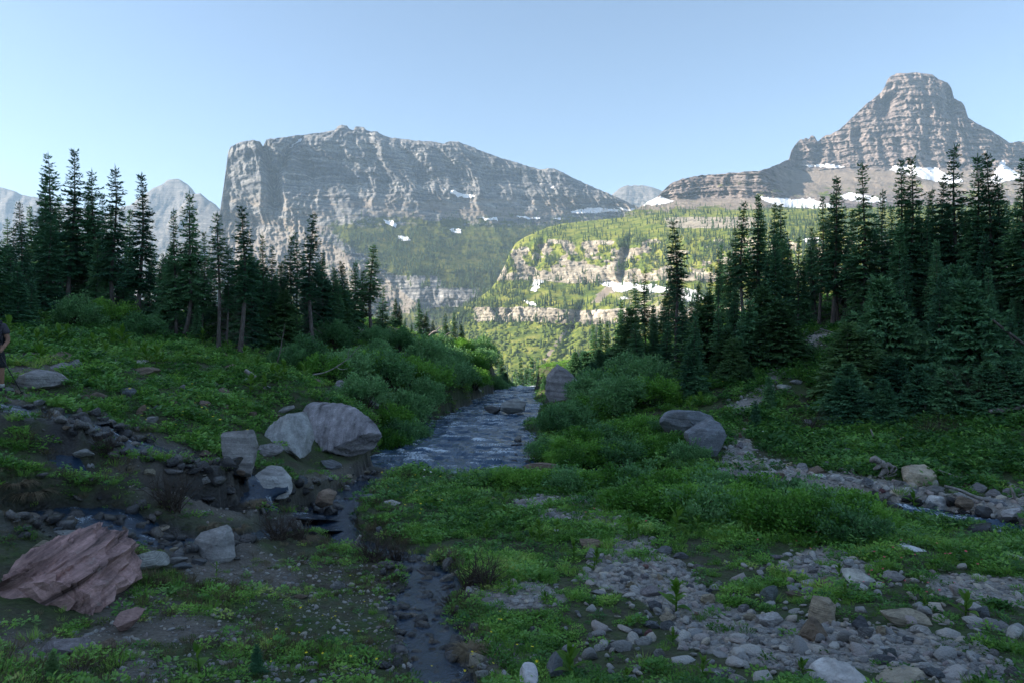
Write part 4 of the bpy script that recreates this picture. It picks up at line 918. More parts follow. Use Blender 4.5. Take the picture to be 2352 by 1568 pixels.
# ------------------------------------------------------------------ stone
def stone_mat(name, wetm=0.0, strata=(0, 0, 1), sscale=9.0, lichen=0.5, sk=0.5):
    m = Mat(name); w = m.pos("Object"); oi = m.n("ShaderNodeObjectInfo")
    off = m.n("ShaderNodeVectorMath"); off.operation = 'ADD'; m.l(w, off.inputs[0])
    cmb = m.n("ShaderNodeCombineXYZ")
    for i in range(3): m.l(m.math('MULTIPLY', oi.outputs["Random"], 37.0*(i+1)), cmb.inputs[i])
    m.l(cmb.outputs[0], off.inputs[1]); p = off.outputs[0]
    n1 = m.noise(p, 3.0, 6, 0.65); n2 = m.noise(p, 26.0, 5, 0.7)
    bv = Vector(strata).normalized(); dt = m.n("ShaderNodeVectorMath"); dt.operation = 'DOT_PRODUCT'; m.l(p, dt.inputs[0]); dt.inputs[1].default_value = bv
    vm = m.n("ShaderNodeVectorMath"); vm.operation = 'SCALE'; m.l(p, vm.inputs[0]); vm.inputs["Scale"].default_value = 0.9
    cb = m.n("ShaderNodeCombineXYZ"); m.l(m.math('MULTIPLY', dt.outputs["Value"], sscale), cb.inputs[0])
    va = m.n("ShaderNodeVectorMath"); va.operation = 'ADD'; m.l(cb.outputs[0], va.inputs[0]); m.l(vm.outputs[0], va.inputs[1])
    st = m.noise(va.outputs[0], 1.0, 4, 0.6)
    c = m.mix(0.75, oi.outputs["Color"], m.ramp(n1, [(0.28, (0.22,)*3), (0.5, (0.5,)*3), (0.74, (0.80,)*3)]), 'OVERLAY')
    c = m.mix(sk, c, m.ramp(st, [(0.34, (0.12,)*3), (0.42, (0.4,)*3), (0.5, (0.52,)*3), (0.66, (0.84,)*3)]), 'OVERLAY')
    c = m.mix(0.4, c, m.ramp(n2, [(0.3, (0.2,)*3), (0.7, (0.8,)*3)]), 'OVERLAY')
    li = m.noise(p, 6.5, 5, 0.75)
    c = m.mix(m.math('MULTIPLY', m.ramp(li, [(0.60, (0, 0, 0)), (0.66, (1, 1, 1))]), lichen), c, (0.33, 0.335, 0.30))
    mo = m.noise(p, 4.0, 5, 0.75)
    c = m.mix(m.math('MULTIPLY', m.ramp(mo, [(0.62, (0, 0, 0)), (0.70, (1, 1, 1))]), lichen*0.7), c, (0.035, 0.033, 0.030))
    hh = m.math('ADD', m.math('MULTIPLY', n1, 0.6), m.math('ADD', m.math('MULTIPLY', n2, 0.25), m.math('MULTIPLY', st, 0.5)))
    if wetm: c = m.mix(0.72, c, (0.10, 0.10, 0.11), 'MULTIPLY')
    return m.fin(c, 0.86 if not wetm else 0.22, m.bump(hh, 0.09, 1.0), 0.35 if not wetm else 0.6)
M_STONE = stone_mat("creek_stone"); M_STONEW = stone_mat("wet_stone", 1.0); M_STRATA = stone_mat("bedded_stone", 0, (0, 0, 1), 16.0, 0.6)
M_RED = stone_mat('red_bedded_stone', 0, (-0.5, -0.15, 0.86), 14.0, 0.35, 0.95); M_SLAB = stone_mat('grey_slab_stone', 0, (0.75, -0.35, 0.6), 5.0, 0.35, 0.8)
M_PLAIN = stone_mat("shale_chip", 0, (0, 0, 1), 4.0, 0.15)

def ico(n):
    bm = bmesh.new(); bmesh.ops.create_icosphere(bm, subdivisions=n, radius=1.0)
    V = np.array([v.co[:] for v in bm.verts]); F = np.array([[v.index for v in f.verts] for f in bm.faces]); bm.free(); return V, F
ICO = {n: ico(n) for n in (2, 3, 4, 5)}
def n3(V, s, k=0): return (fbm(V[:, 0]*s+V[:, 2]*s*0.71+3, V[:, 1]*s-V[:, 2]*s*0.63+9, 4, k)-0.5)+(fbm(V[:, 2]*s+V[:, 1]*s*0.5, V[:, 0]*s*1.1+5, 3, k+3)-0.5)
def cut(V, r, n, lo, hi, axisbias=None):
    for i in range(n):
        d = norm(r.normal(0, 1, 3)); off = r.uniform(lo, hi)
        t = V@d-off; V = np.where((t > 0)[:, None], V-np.outer(t*0.96, d), V)
    return V
def rock_mesh(seed, sub=3, flat=1.0, mat=None, ncut=13, lo=0.42, hi=0.78, rough=0.05, smooth=False):
    r = np.random.default_rng(seed); V, F = ICO[sub]; V = V.copy()
    V = cut(V, r, ncut, lo, hi); V = V/np.abs(V).max(0)
    V = V+norm(V)*n3(V, 2.3, seed)[:, None]*rough*1.6+norm(V)*n3(V, 7, seed+2)[:, None]*rough*0.7
    V[:, 2] *= flat
    me = mesh("stone", V, F, mat or M_STONE, False)
    me.polygons.foreach_set("use_smooth", np.ones(len(F), bool))
    try: me.set_sharp_from_angle(angle=math.radians(28))
    except Exception: pass
    return me
ROCKS = [rock_mesh(100+i, 3) for i in range(8)]
FLATS = [rock_mesh(200+i, 3, 1.0, M_STRATA, 12, 0.45, 0.8, 0.04) for i in range(4)]
WETS = [rock_mesh(300+i, 3, 1.0, M_STONEW) for i in range(4)]
COLR = {"grey": (0.256, 0.250, 0.250), "pale grey": (0.439, 0.427, 0.409), "tan": (0.403, 0.342, 0.256), "brown": (0.201, 0.149, 0.110), "slate": (0.152, 0.165, 0.183), "white": (0.600, 0.600, 0.600),
        "maroon": (0.171, 0.076, 0.083), "purple-grey": (0.245, 0.225, 0.238), "black": (0.055, 0.056, 0.061), "teal-grey": (0.128, 0.152, 0.152), "reddish": (0.287, 0.177, 0.159)}
KEEP = []                # (x, y, radius) of stones that growth leaves clear
def tint(o, c, r=random):
    b = COLR[c]; k = r.uniform(0.85, 1.15); o.color = (b[0]*k*r.uniform(.96, 1.04), b[1]*k, b[2]*k*r.uniform(.96, 1.04), 1)

def boulder(name, poly, depth, colour, label, seed, d=None, mat=None, sub=5, tiltb=(0, 0, 1), ledge=0.03, boxy=0.5, ncut=5, dshift=0.0, group=None, lean=0.35):
    """one boulder: its outline as it stands, real depth, cut faces and bedding ledges"""
    pts = np.array(poly, float); r = np.random.default_rng(seed)
    ub = pts[pts[:, 1].argmax()]
    if d is None: d = ground_at(pts[:, 0].mean(), pts[:, 1].max()-3)[1]+depth*0.35+dshift
    c = (pts.min(0)+pts.max(0))/2; k = d/FPX
    loc = np.array([(c[0]-CU)*k, d, CAMZ-(c[1]-CV)*k])
    q = (pts-c)*k; q[:, 1] *= -1
    V, F = ICO[sub]; V = cut(V.copy(), r, ncut, 0.72, 0.92)
    th = np.arctan2(V[:, 2], V[:, 0]); rho = np.hypot(V[:, 0], V[:, 2])
    rr = np.zeros(len(V)); cs, sn = np.cos(th), np.sin(th); n = len(q)
    for i in range(n):
        a = q[i]; b = q[(i+1) % n]; e = b-a
        den = cs*e[1]-sn*e[0]; den = np.where(abs(den) < 1e-9, 1e-9, den)
        t = (a[0]*e[1]-a[1]*e[0])/den; s = (a[0]*sn-a[1]*cs)/den
        ok = (t > 0) & (s >= -0.001) & (s <= 1.001); rr = np.where(ok, np.maximum(rr, t), rr)
    g = np.clip(rho, 0, 1)**boxy
    W_ = np.stack([rr*g*cs, np.sign(V[:, 1])*np.abs(V[:, 1])**0.8*depth/2, rr*g*sn], -1)
    KEEP.append((loc[0], d, np.abs(q[:, 0]).max())); KEEP.append((loc[0], d-depth*0.6, np.abs(q[:, 0]).max()*0.8))
    size = np.abs(q).max(); half = np.array([np.abs(q[:, 0]).max(), depth/2, np.abs(q[:, 1]).max()])
    Wn = W_/half
    for i in range(11):          # broken faces
        dd_ = norm(r.normal(0, 1, 3)*np.array([0.7, 1.0, 0.8])+np.array([0, -0.5, 0.15])); off = np.quantile(Wn@dd_, r.uniform(0.80, 0.95))
        t = Wn@dd_-off; Wn = np.where((t > 0)[:, None], Wn-np.outer(t*0.93, dd_), Wn)
    W_ = Wn*half; W_[:, 1] += (W_[:, 2]+half[2]*0.6)*lean
    nn = norm(W_/np.array([size, depth/2, size]))
    b = norm(np.array(tiltb, float)); zz = (W_@b)/(size*0.19)+1.1*n3(W_/size, 0.9, seed); fr = zz-np.floor(zz); z2 = zz*2.9; fr = 0.62*fr+0.38*(z2-np.floor(z2))
    W_ = W_+nn*(ledge*size*(np.abs(fr-0.5)*2-0.5)+size*0.07*n3(W_/size, 1.6, seed+1)+size*0.045*n3(W_/size, 5, seed+2)+size*0.02*n3(W_/size, 14, seed+3))[:, None]
    me = mesh(name, W_, F, mat or M_STRATA, True)
    try: me.set_sharp_from_angle(angle=math.radians(32))
    except Exception: pass
    o = obj(name, me, None, loc); tint(o, colour, r); return tag(o, label, "boulder", group)

boulder("boulder", [(668,952),(682,934),(705,924),(735,926),(760,935),(800,942),(835,962),(860,985),(879,1003),(876,1022),(868,1040),(840,1054),(800,1056),(756,1046),(715,1012),(680,982)], 1.7, "purple-grey", "largest grey boulder, a leaning slab beside the stream on the left bank", 1, mat=M_SLAB, tiltb=(0.75, -0.35, 0.6), ledge=0.07, lean=1.0)
boulder("boulder", [(604,982),(624,960),(648,948),(676,952),(694,975),(722,1006),(746,1042),(705,1050),(650,1026),(608,1010)], 1.2, "grey", "lichened grey boulder leaning against the left of the largest boulder", 2, mat=M_SLAB, tiltb=(0.7, -0.3, 0.6), ledge=0.06, dshift=-0.15, lean=0.8)
boulder("boulder", [(503,994),(518,985),(545,986),(566,984),(580,1010),(594,1050),(604,1090),(535,1092),(515,1050)], 0.75, "grey", "cracked upright grey boulder above the little waterfall", 3, tiltb=(0.3, 0.1, 1), ledge=0.03)
boulder("boulder", [(570,1082),(590,1073),(625,1080),(655,1105),(667,1130),(660,1150),(620,1146),(590,1130),(570,1108)], 0.75, "pale grey", "pale layered boulder slanting into the pool below the waterfall", 4, tiltb=(0.45, -0.2, 0.9), ledge=0.06, lean=0.8)
boulder("boulder", [(710,1142),(735,1128),(762,1121),(771,1130),(771,1158),(750,1168),(714,1166)], 0.55, "brown", "brown angular boulder standing in the creek's blue pool", 5, d=13.9, tiltb=(0, 0, 1), ledge=0.02)
boulder("boulder", [(433,1224),(460,1213),(490,1216),(520,1245),(552,1280),(530,1294),(480,1292),(452,1268),(436,1248)], 0.6, "grey", "grey boulder sloping down to the right by the lower creek", 6, tiltb=(0.6, -0.3, 0.7), ledge=0.04, lean=0.8)
boulder("boulder", [(-150,1340),(0,1292),(60,1262),(95,1244),(150,1256),(205,1274),(232,1298),(236,1330),(258,1346),(262,1372),(235,1408),(190,1428),(150,1446),(60,1466),(-60,1480),(-150,1470)], 1.5, "reddish", "big red layered boulder cut by the lower left frame edge", 7, d=6.9, mat=M_RED, tiltb=(-0.5, -0.15, 0.86), ledge=0.17, boxy=0.42, lean=0.5, ncut=3)
boulder("boulder", [(256,1462),(266,1412),(298,1401),(326,1402),(308,1430),(278,1460)], 0.28, "reddish", "small pinkish slab standing right of the big red boulder", 8, sub=4, ledge=0.03)
boulder("boulder", [(1516,972),(1533,950),(1565,939),(1600,940),(1640,955),(1652,975),(1620,1000),(1560,1002),(1530,998)], 1.5, "slate", "rounded grey boulder, rear one of the right-bank pair", 9, d=21.0, mat=M_STONE, ledge=0.02)
boulder("boulder", [(1570,1002),(1600,984),(1635,964),(1655,969),(1672,1000),(1682,1034),(1660,1052),(1600,1050),(1578,1030)], 1.3, "slate", "angular grey boulder, front one of the right-bank pair", 10, d=19.6, mat=M_STONE, ledge=0.02)
boulder("boulder", [(1149,921),(1165,914),(1200,912),(1210,922),(1208,942),(1200,952),(1165,952),(1150,944)], 1.2, "grey", "dark block boulder standing mid-stream", 11, d=34.0, ledge=0.03)
boulder("boulder", [(1110,934),(1125,929),(1150,933),(1156,944),(1140,949),(1115,946)], 0.8, "black", "low wet rock against the left of the mid-stream boulder", 12, d=34.3, mat=M_STONEW, sub=4)
boulder("boulder", [(1244,962),(1249,905),(1256,880),(1254,856),(1268,842),(1281,840),(1281,818),(1292,809),(1311,810),(1319,835),(1328,866),(1342,888),(1347,930),(1300,965)], 2.2, "purple-grey", "tall stepped pinkish-grey rock standing on the right edge of the stream", 13, d=35.5, mat=M_STONE, ledge=0.02)
boulder("boulder", [(1233,958),(1240,935),(1254,934),(1262,955),(1250,962)], 0.6, "maroon", "small dark red rock at the foot of the tall streamside rock", 16, d=34.5, mat=M_STONEW, sub=4)
boulder("boulder", [(1197,1072),(1215,1064),(1250,1063),(1285,1066),(1292,1078),(1270,1088),(1205,1086)], 0.5, "brown", "long dark log-like rock lying in the stream's near edge", 17, d=18.9, sub=4, tiltb=(0, 0, 1), ledge=0.06)
boulder("boulder", [(2076,1095),(2088,1076),(2110,1068),(2145,1069),(2152,1088),(2150,1112),(2125,1124),(2090,1120)], 0.75, "tan", "smooth tan boulder behind the right creek's rubble", 18, mat=M_STONE, ledge=0.01)
boulder("boulder", [(1864,1400),(1872,1375),(1912,1376),(1930,1405),(1933,1432),(1900,1438),(1862,1425)], 0.36, "tan", "square tan-topped stone block in the right front meadow", 19, sub=4, tiltb=(0.1, -0.4, 0.9), ledge=0.05)
boulder("boulder", [(1943,1312),(1975,1308),(2008,1330),(2008,1345),(1975,1352),(1943,1342)], 0.5, "pale grey", "pale wedge boulder with flat top, right meadow", 20, sub=4, mat=M_STONE)
boulder("boulder", [(1836,1450),(1850,1432),(1885,1426),(1896,1440),(1908,1475),(1880,1484),(1842,1478)], 0.34, "brown", "brown layered stone tilted up in the right front gravel", 21, sub=4, tiltb=(0.4, -0.2, 0.9), ledge=0.07)
boulder("boulder", [(1866,1575),(1890,1552),(1935,1535),(1985,1540),(2006,1560),(2010,1600),(1870,1600)], 0.55, "pale grey", "broad pale boulder cut by the bottom edge at right", 22, d=5.15, sub=4, tiltb=(-.3, 0, .9), ledge=0.05)
boulder("boulder", [(2010,1572),(2070,1553),(2130,1545),(2142,1560),(2130,1600),(2015,1600)], 0.5, "tan", "flat tan slab cut by the bottom edge, right of the broad boulder", 23, d=5.2, sub=4)
boulder("boulder", [(1190,1560),(1205,1530),(1222,1528),(1236,1548),(1240,1590),(1190,1590)], 0.32, "white", "white-streaked stone at the bottom edge near the creek", 24, d=5.45, sub=4)
boulder("boulder", [(1252,1545),(1275,1510),(1292,1497),(1296,1515),(1292,1550),(1270,1565)], 0.3, "slate", "dark blue-grey tilted slab at the bottom centre right", 25, d=5.75, sub=4, tiltb=(.8, 0, .5), ledge=0.06)
boulder("boulder", [(35,884),(55,848),(90,850),(150,870),(120,890),(80,900)], 1.0, "grey", "flat grey slab on the path right beside the hiker", 26, sub=4, dshift=-0.3)
boulder("boulder", [(2072,1268),(2080,1254),(2110,1257),(2148,1262),(2120,1272),(2090,1276)], 0.5, "white", "flat white slab lying in the right meadow grass", 27, sub=4)
boulder("boulder", [(2046,1130),(2060,1124),(2100,1132),(2122,1142),(2105,1152),(2070,1146)], 0.35, "tan", "cream layered log-shaped rock below the tan boulder", 28, sub=4, ledge=0.08)
boulder("boulder", [(2132,1160),(2150,1138),(2170,1135),(2190,1150),(2185,1172),(2150,1176)], 0.5, "pale grey", "cracked whitish boulder above the right creek's black rocks", 29, sub=4, d=14.6)

# ---- smaller stones, one by one: (u, v of the foot, width, height in picture units, colour)
_seen = {}
def stones(zone, rows, group, wetd=False):
    rows = sorted(rows, key=lambda q: q[0])
    for i, (u, v, w_, h_, c) in enumerate(rows):
        p = ground_at(u, v+h_*0.35); k = p[1]/FPX; wd = w_*k; ht = max(h_*k, wd*0.22)
        fam = WETS if (c == "black" or wetd) else (FLATS if h_ < w_*0.55 else ROCKS)
        me = fam[random.randrange(len(fam))]
        o = obj("stone", me, None, (p[0], p[1]+wd*0.2, p[2]+ht*0.22)); 
        o.scale = (wd*0.56, wd*random.uniform(0.42, 0.6), ht*0.62)
        o.rotation_euler = (random.uniform(-.2, .2), random.uniform(-.2, .2), random.uniform(0, 6.28) if w_ < 30 else random.choice([0, 3.14])+random.uniform(-.4, .4))
        KEEP.append((p[0], p[1]+wd*0.2, wd*0.55)); KEEP.append((p[0], p[1]-wd*0.35, wd*0.45)); tint(o, c); key = (zone, c); n = _seen.get(key, 0); _seen[key] = n+1
        sz = "big" if w_ > 44 else ("small" if w_ < 24 else "mid-sized")
        wet_ = "wet " if fam is WETS else ""
        tag(o, f"{sz} {wet_}{c} stone, {ORD[n]} such from left {zone}", "stone", group)
stones("along the centre gravel path", [(1356,1250,54,30,"brown"),(1364,1280,48,30,"grey"),(1398,1282,22,16,"tan"),(1415,1313,30,14,"pale grey"),(1444,1319,27,19,"grey"),(1433,1336,27,14,"slate"),(1452,1344,26,24,"tan"),(1433,1286,16,19,"pale grey"),(1448,1298,20,11,"pale grey"),(1468,1291,18,14,"grey"),(1482,1302,15,12,"reddish"),(1517,1326,16,22,"tan"),(1533,1305,22,12,"pale grey"),(1512,1306,18,11,"pale grey"),(1528,1263,40,19,"slate"),(1566,1274,31,21,"slate"),(1562,1295,27,16,"pale grey"),(1498,1360,48,21,"purple-grey"),(1503,1393,30,30,"slate"),(1536,1420,40,20,"tan"),(1500,1435,35,22,"slate"),(1536,1438,35,19,"slate"),(1494,1456,27,27,"maroon"),(1463,1452,32,19,"slate"),(1358,1468,27,19,"grey"),(1479,1475,40,16,"pale grey"),(1380,1490,27,14,"pale grey"),(1407,1487,27,16,"slate"),(1514,1500,27,19,"grey"),(1480,1325,22,12,"purple-grey"),(1462,1310,14,10,"pale grey"),(1484,1335,16,10,"pale grey"),(1276,1222,14,13,"white"),(1500,1238,18,10,"pale grey"),(1604,1303,24,14,"purple-grey")], "stones along the gravel path")
stones("in the front right gravel", [(1624,1377,38,32,"tan"),(1643,1350,21,16,"white"),(1654,1340,20,13,"grey"),(1656,1396,27,16,"pale grey"),(1707,1400,30,19,"grey"),(1729,1417,38,16,"tan"),(1681,1468,22,16,"pale grey"),(1676,1483,14,10,"white"),(1652,1492,20,10,"white"),(1769,1368,50,40,"teal-grey"),(1769,1427,59,32,"pale grey"),(1664,1546,54,18,"grey"),(1697,1560,40,21,"pale grey"),(1643,1560,27,20,"grey"),(1614,1350,20,13,"pale grey"),(1628,1356,18,12,"slate"),(1586,1348,18,10,"slate"),(1860,1341,35,16,"pale grey"),(1902,1341,40,28,"brown"),(1830,1370,40,12,"brown"),(1740,1475,22,12,"grey"),(1600,1410,16,9,"reddish"),(1570,1415,18,8,"tan"),(1715,1490,18,9,"grey"),(1640,1430,18,9,"pale grey"),(1620,1460,20,9,"pale grey"),(1755,1450,38,12,"pale grey"),(1588,1445,24,9,"tan")], "stones in the front gravel spread")
stones("in the right front meadow", [(2058,1323,45,24,"pale grey"),(1977,1433,38,38,"slate"),(1993,1454,30,34,"grey"),(1964,1470,30,32,"pale grey"),(2023,1446,24,30,"tan"),(2098,1427,104,28,"tan"),(2122,1451,45,26,"pale grey"),(2186,1451,24,21,"grey"),(2256,1467,48,18,"purple-grey"),(2050,1502,35,20,"teal-grey"),(2036,1515,48,24,"slate"),(2100,1515,35,13,"grey"),(2157,1548,40,22,"slate"),(2120,1540,36,18,"grey"),(2261,1408,43,24,"slate"),(1952,1291,24,13,"white"),(1961,1300,34,10,"grey"),(1854,1283,27,19,"grey"),(1860,1291,19,13,"white"),(1850,1230,24,15,"grey"),(2086,1335,11,15,"tan"),(2102,1335,20,13,"pale grey"),(2055,1455,14,10,"tan"),(1934,1482,18,13,"pale grey"),(2160,1420,20,9,"grey"),(2245,1440,36,10,"grey"),(2220,1490,20,14,"white"),(2140,1495,16,10,"white"),(2285,1500,24,13,"grey"),(2090,1470,22,18,"slate"),(2165,1500,24,11,"grey"),(2330,1545,30,24,"grey"),(2280,1545,30,26,"grey"),(1870,1515,30,11,"pale grey"),(2200,1545,18,14,"pale grey"),(2030,1490,20,10,"white"),(1815,1275,18,9,"white"),(1787,1280,22,11,"purple-grey"),(1893,1305,18,10,"slate"),(1870,1312,22,16,"grey"),(1897,1316,18,12,"pale grey"),(2090,1245,10,14,"white"),(2078,1250,12,6,"white"),(2313,1276,20,7,"white"),(2345,1282,30,10,"pale grey"),(2160,1246,18,8,"grey")], "stones in the right front meadow")
stones("on the right rubble bank", [(2192,1164,35,24,"black"),(2226,1166,42,32,"brown"),(2149,1172,43,30,"slate"),(2331,1183,36,36,"white"),(2151,1124,43,21,"grey"),(2226,1116,16,13,"maroon"),(2253,1121,44,22,"grey"),(1996,1110,30,24,"slate"),(1830,1104,24,21,"purple-grey"),(1881,1080,38,19,"brown"),(1849,1075,27,24,"grey"),(1884,1094,36,11,"white"),(1924,1097,34,16,"pale grey"),(1901,1064,20,12,"grey"),(1944,1080,26,13,"grey"),(2269,1191,48,32,"black"),(2258,1217,60,24,"black"),(2189,1190,40,24,"black"),(2055,1164,32,27,"black"),(2085,1155,30,18,"black"),(2115,1160,30,20,"black"),(2010,1150,28,20,"black"),(2000,1135,32,12,"pale grey"),(2028,1134,14,12,"maroon"),(1690,1070,34,20,"tan"),(1712,1085,22,22,"grey"),(1740,1062,26,12,"tan"),(1765,1075,20,14,"pale grey"),(1790,1092,26,16,"brown"),(1672,1060,12,10,"white"),(1663,1090,26,16,"purple-grey"),(1725,1100,20,12,"grey"),(1755,1096,22,12,"pale grey"),(1775,1058,20,10,"pale grey"),(1815,1068,22,14,"tan"),(2195,1128,28,16,"grey"),(2290,1135,34,20,"grey"),(2320,1130,22,18,"purple-grey"),(2345,1128,26,30,"grey"),(2300,1155,36,16,"slate"),(2210,1140,26,14,"pale grey"),(2065,1112,16,16,"grey"),(2100,1123,20,10,"grey"),(1976,1108,20,14,"pale grey"),(1956,1100,22,10,"grey"),(2320,1205,46,22,"black"),(2225,1190,36,18,"black"),(2350,1150,24,16,"pale grey"),(1720,990,24,10,"tan"),(1700,1000,16,14,"brown"),(1700,1025,24,18,"purple-grey"),(1945,1040,22,16,"purple-grey"),(1965,1058,30,14,"purple-grey"),(1945,1070,22,10,"pale grey"),(2080,1010,30,16,"brown"),(1860,970,26,18,"grey"),(2092,1040,22,9,"grey"),(1830,880,30,12,"grey"),(1850,850,20,10,"grey"),(1862,835,16,8,"slate"),(1800,890,36,14,"pale grey"),(1820,868,16,8,"slate")], "stones of the right rubble bank")
stones("on the left hillside", [(133,816,44,18,"brown"),(136,842,46,18,"purple-grey"),(174,834,31,18,"grey"),(103,865,20,10,"grey"),(128,864,26,10,"grey"),(88,924,28,18,"grey"),(88,884,24,10,"purple-grey"),(323,852,64,20,"brown"),(287,901,36,24,"slate"),(185,914,26,18,"brown"),(223,910,36,18,"brown"),(341,898,16,14,"brown"),(390,924,26,22,"brown"),(322,942,24,26,"brown"),(469,927,30,20,"brown"),(515,937,24,16,"brown"),(506,900,34,18,"brown"),(418,891,18,12,"grey"),(495,882,16,10,"grey"),(515,816,18,12,"reddish"),(528,842,26,12,"reddish"),(346,965,30,20,"grey"),(262,832,16,16,"pale grey"),(320,830,30,12,"pale grey"),(358,937,12,16,"slate"),(62,822,22,14,"slate"),(65,800,16,6,"pale grey"),(40,905,24,20,"brown"),(20,895,22,14,"grey"),(722,875,28,18,"brown"),(779,887,44,28,"purple-grey"),(820,899,22,9,"pale grey"),(745,882,12,10,"brown"),(858,929,32,28,"grey"),(652,945,40,10,"grey"),(635,958,26,12,"brown"),(577,952,18,14,"brown"),(920,812,26,14,"grey"),(612,890,18,8,"pale grey"),(565,870,12,8,"white")], "stones on the left hillside")
stones("along the upper left creek", [(521,1083,42,30,"black"),(535,1104,34,20,"black"),(188,1057,40,18,"pale grey"),(208,1080,18,18,"grey"),(343,1096,26,15,"tan"),(395,1083,38,14,"grey"),(196,994,38,22,"grey"),(134,963,28,20,"grey"),(172,962,48,24,"black"),(230,975,60,18,"black"),(120,945,40,18,"black"),(60,935,40,20,"black"),(260,985,40,16,"black"),(470,1050,24,16,"brown"),(440,1085,30,14,"black"),(470,1090,34,16,"black"),(560,1110,24,20,"black"),(611,1034,58,26,"grey"),(665,1020,20,18,"grey"),(751,1027,22,15,"pale grey"),(757,1066,48,20,"slate"),(590,1060,20,12,"brown"),(320,1030,30,14,"black"),(360,1045,26,12,"black"),(410,1040,34,12,"black"),(170,1000,22,12,"black"),(150,985,16,10,"brown"),(610,1165,30,14,"black"),(550,1130,24,14,"brown"),(230,1000,34,16,"black"),(290,1005,34,14,"black"),(470,1110,24,14,"grey"),(430,1070,34,10,"black")], "stones along the upper left creek")
stones("in the pool and creek mouth", [(852,1102,26,17,"slate"),(690,1120,24,22,"slate"),(697,1161,28,16,"black"),(836,1140,40,10,"slate"),(820,1128,16,10,"grey"),(800,1096,18,10,"tan"),(785,1110,16,9,"grey"),(770,1100,14,8,"tan"),(812,1108,14,10,"grey"),(795,1118,18,9,"pale grey"),(760,1112,14,8,"slate"),(830,1092,12,8,"grey"),(845,1085,14,8,"tan"),(902,1154,36,12,"pale grey"),(670,1140,18,12,"black"),(660,1155,14,10,"black"),(715,1118,14,10,"grey"),(780,1165,14,6,"black"),(1145,1080,24,12,"black"),(1118,972,12,14,"black"),(1160,1035,14,9,"black"),(1040,950,20,8,"black"),(1065,935,18,10,"grey"),(1090,925,16,9,"grey"),(985,960,24,16,"slate"),(1100,905,14,8,"pale grey"),(1245,905,12,10,"brown"),(870,1010,12,10,"black"),(1128,1145,22,12,"brown"),(770,1250,14,8,"black"),(720,1225,18,12,"black"),(870,1220,22,18,"slate")], "stones in the pool and creek mouth")
stones("along the lower left creek", [(257,1236,24,18,"tan"),(365,1217,34,8,"tan"),(231,1198,30,11,"slate"),(279,1222,34,16,"brown"),(333,1290,80,34,"pale grey"),(91,1255,42,22,"tan"),(156,1236,70,12,"grey"),(205,1247,24,9,"grey"),(204,1259,36,8,"pale grey"),(115,1190,50,20,"black"),(80,1205,30,14,"black"),(150,1180,30,14,"black"),(395,1262,24,9,"tan"),(330,1232,24,10,"black"),(380,1236,26,10,"black"),(200,1210,28,10,"black"),(300,1240,26,10,"black"),(255,1205,24,9,"black"),(430,1262,28,20,"grey"),(400,1285,44,14,"grey"),(415,1300,40,14,"slate"),(455,1290,30,16,"slate"),(210,1178,20,8,"brown"),(225,1186,18,7,"tan"),(480,1240,30,14,"black"),(540,1240,24,16,"black"),(300,1175,14,8,"brown"),(180,1215,22,8,"slate"),(350,1245,28,9,"black"),(60,1190,24,12,"black"),(130,1215,22,8,"slate"),(270,1255,24,8,"slate"),(130,1490,110,16,"purple-grey"),(240,1480,40,22,"brown")], "stones along the lower left creek")
stones("by the front centre creek", [(774,1345,36,22,"grey"),(1095,1517,42,30,"tan"),(1107,1530,24,14,"white"),(1105,1554,36,26,"pale grey"),(1000,1299,14,17,"pale grey"),(985,1305,16,12,"slate"),(961,1405,26,12,"black"),(962,1416,24,10,"slate"),(950,1337,20,8,"slate"),(1039,1505,48,16,"slate"),(988,1500,40,16,"black"),(953,1450,26,12,"black"),(1020,1489,20,8,"reddish"),(920,1360,22,10,"black"),(940,1372,30,12,"black"),(1025,1318,14,9,"pale grey"),(1040,1322,16,10,"tan"),(1050,1315,12,9,"tan"),(1185,1382,22,19,"pale grey"),(1224,1447,19,13,"grey"),(1160,1554,26,26,"white"),(985,1460,22,9,"slate"),(1000,1475,18,8,"black"),(945,1480,18,8,"slate"),(1055,1530,26,10,"black"),(1010,1540,26,10,"slate"),(930,1425,20,10,"black"),(690,1370,30,10,"brown"),(920,1490,26,18,"grey"),(1240,1395,18,10,"pale grey"),(1196,1480,10,8,"white"),(1300,1445,12,8,"white"),(880,1320,18,10,"black")], "stones in the front centre creek")

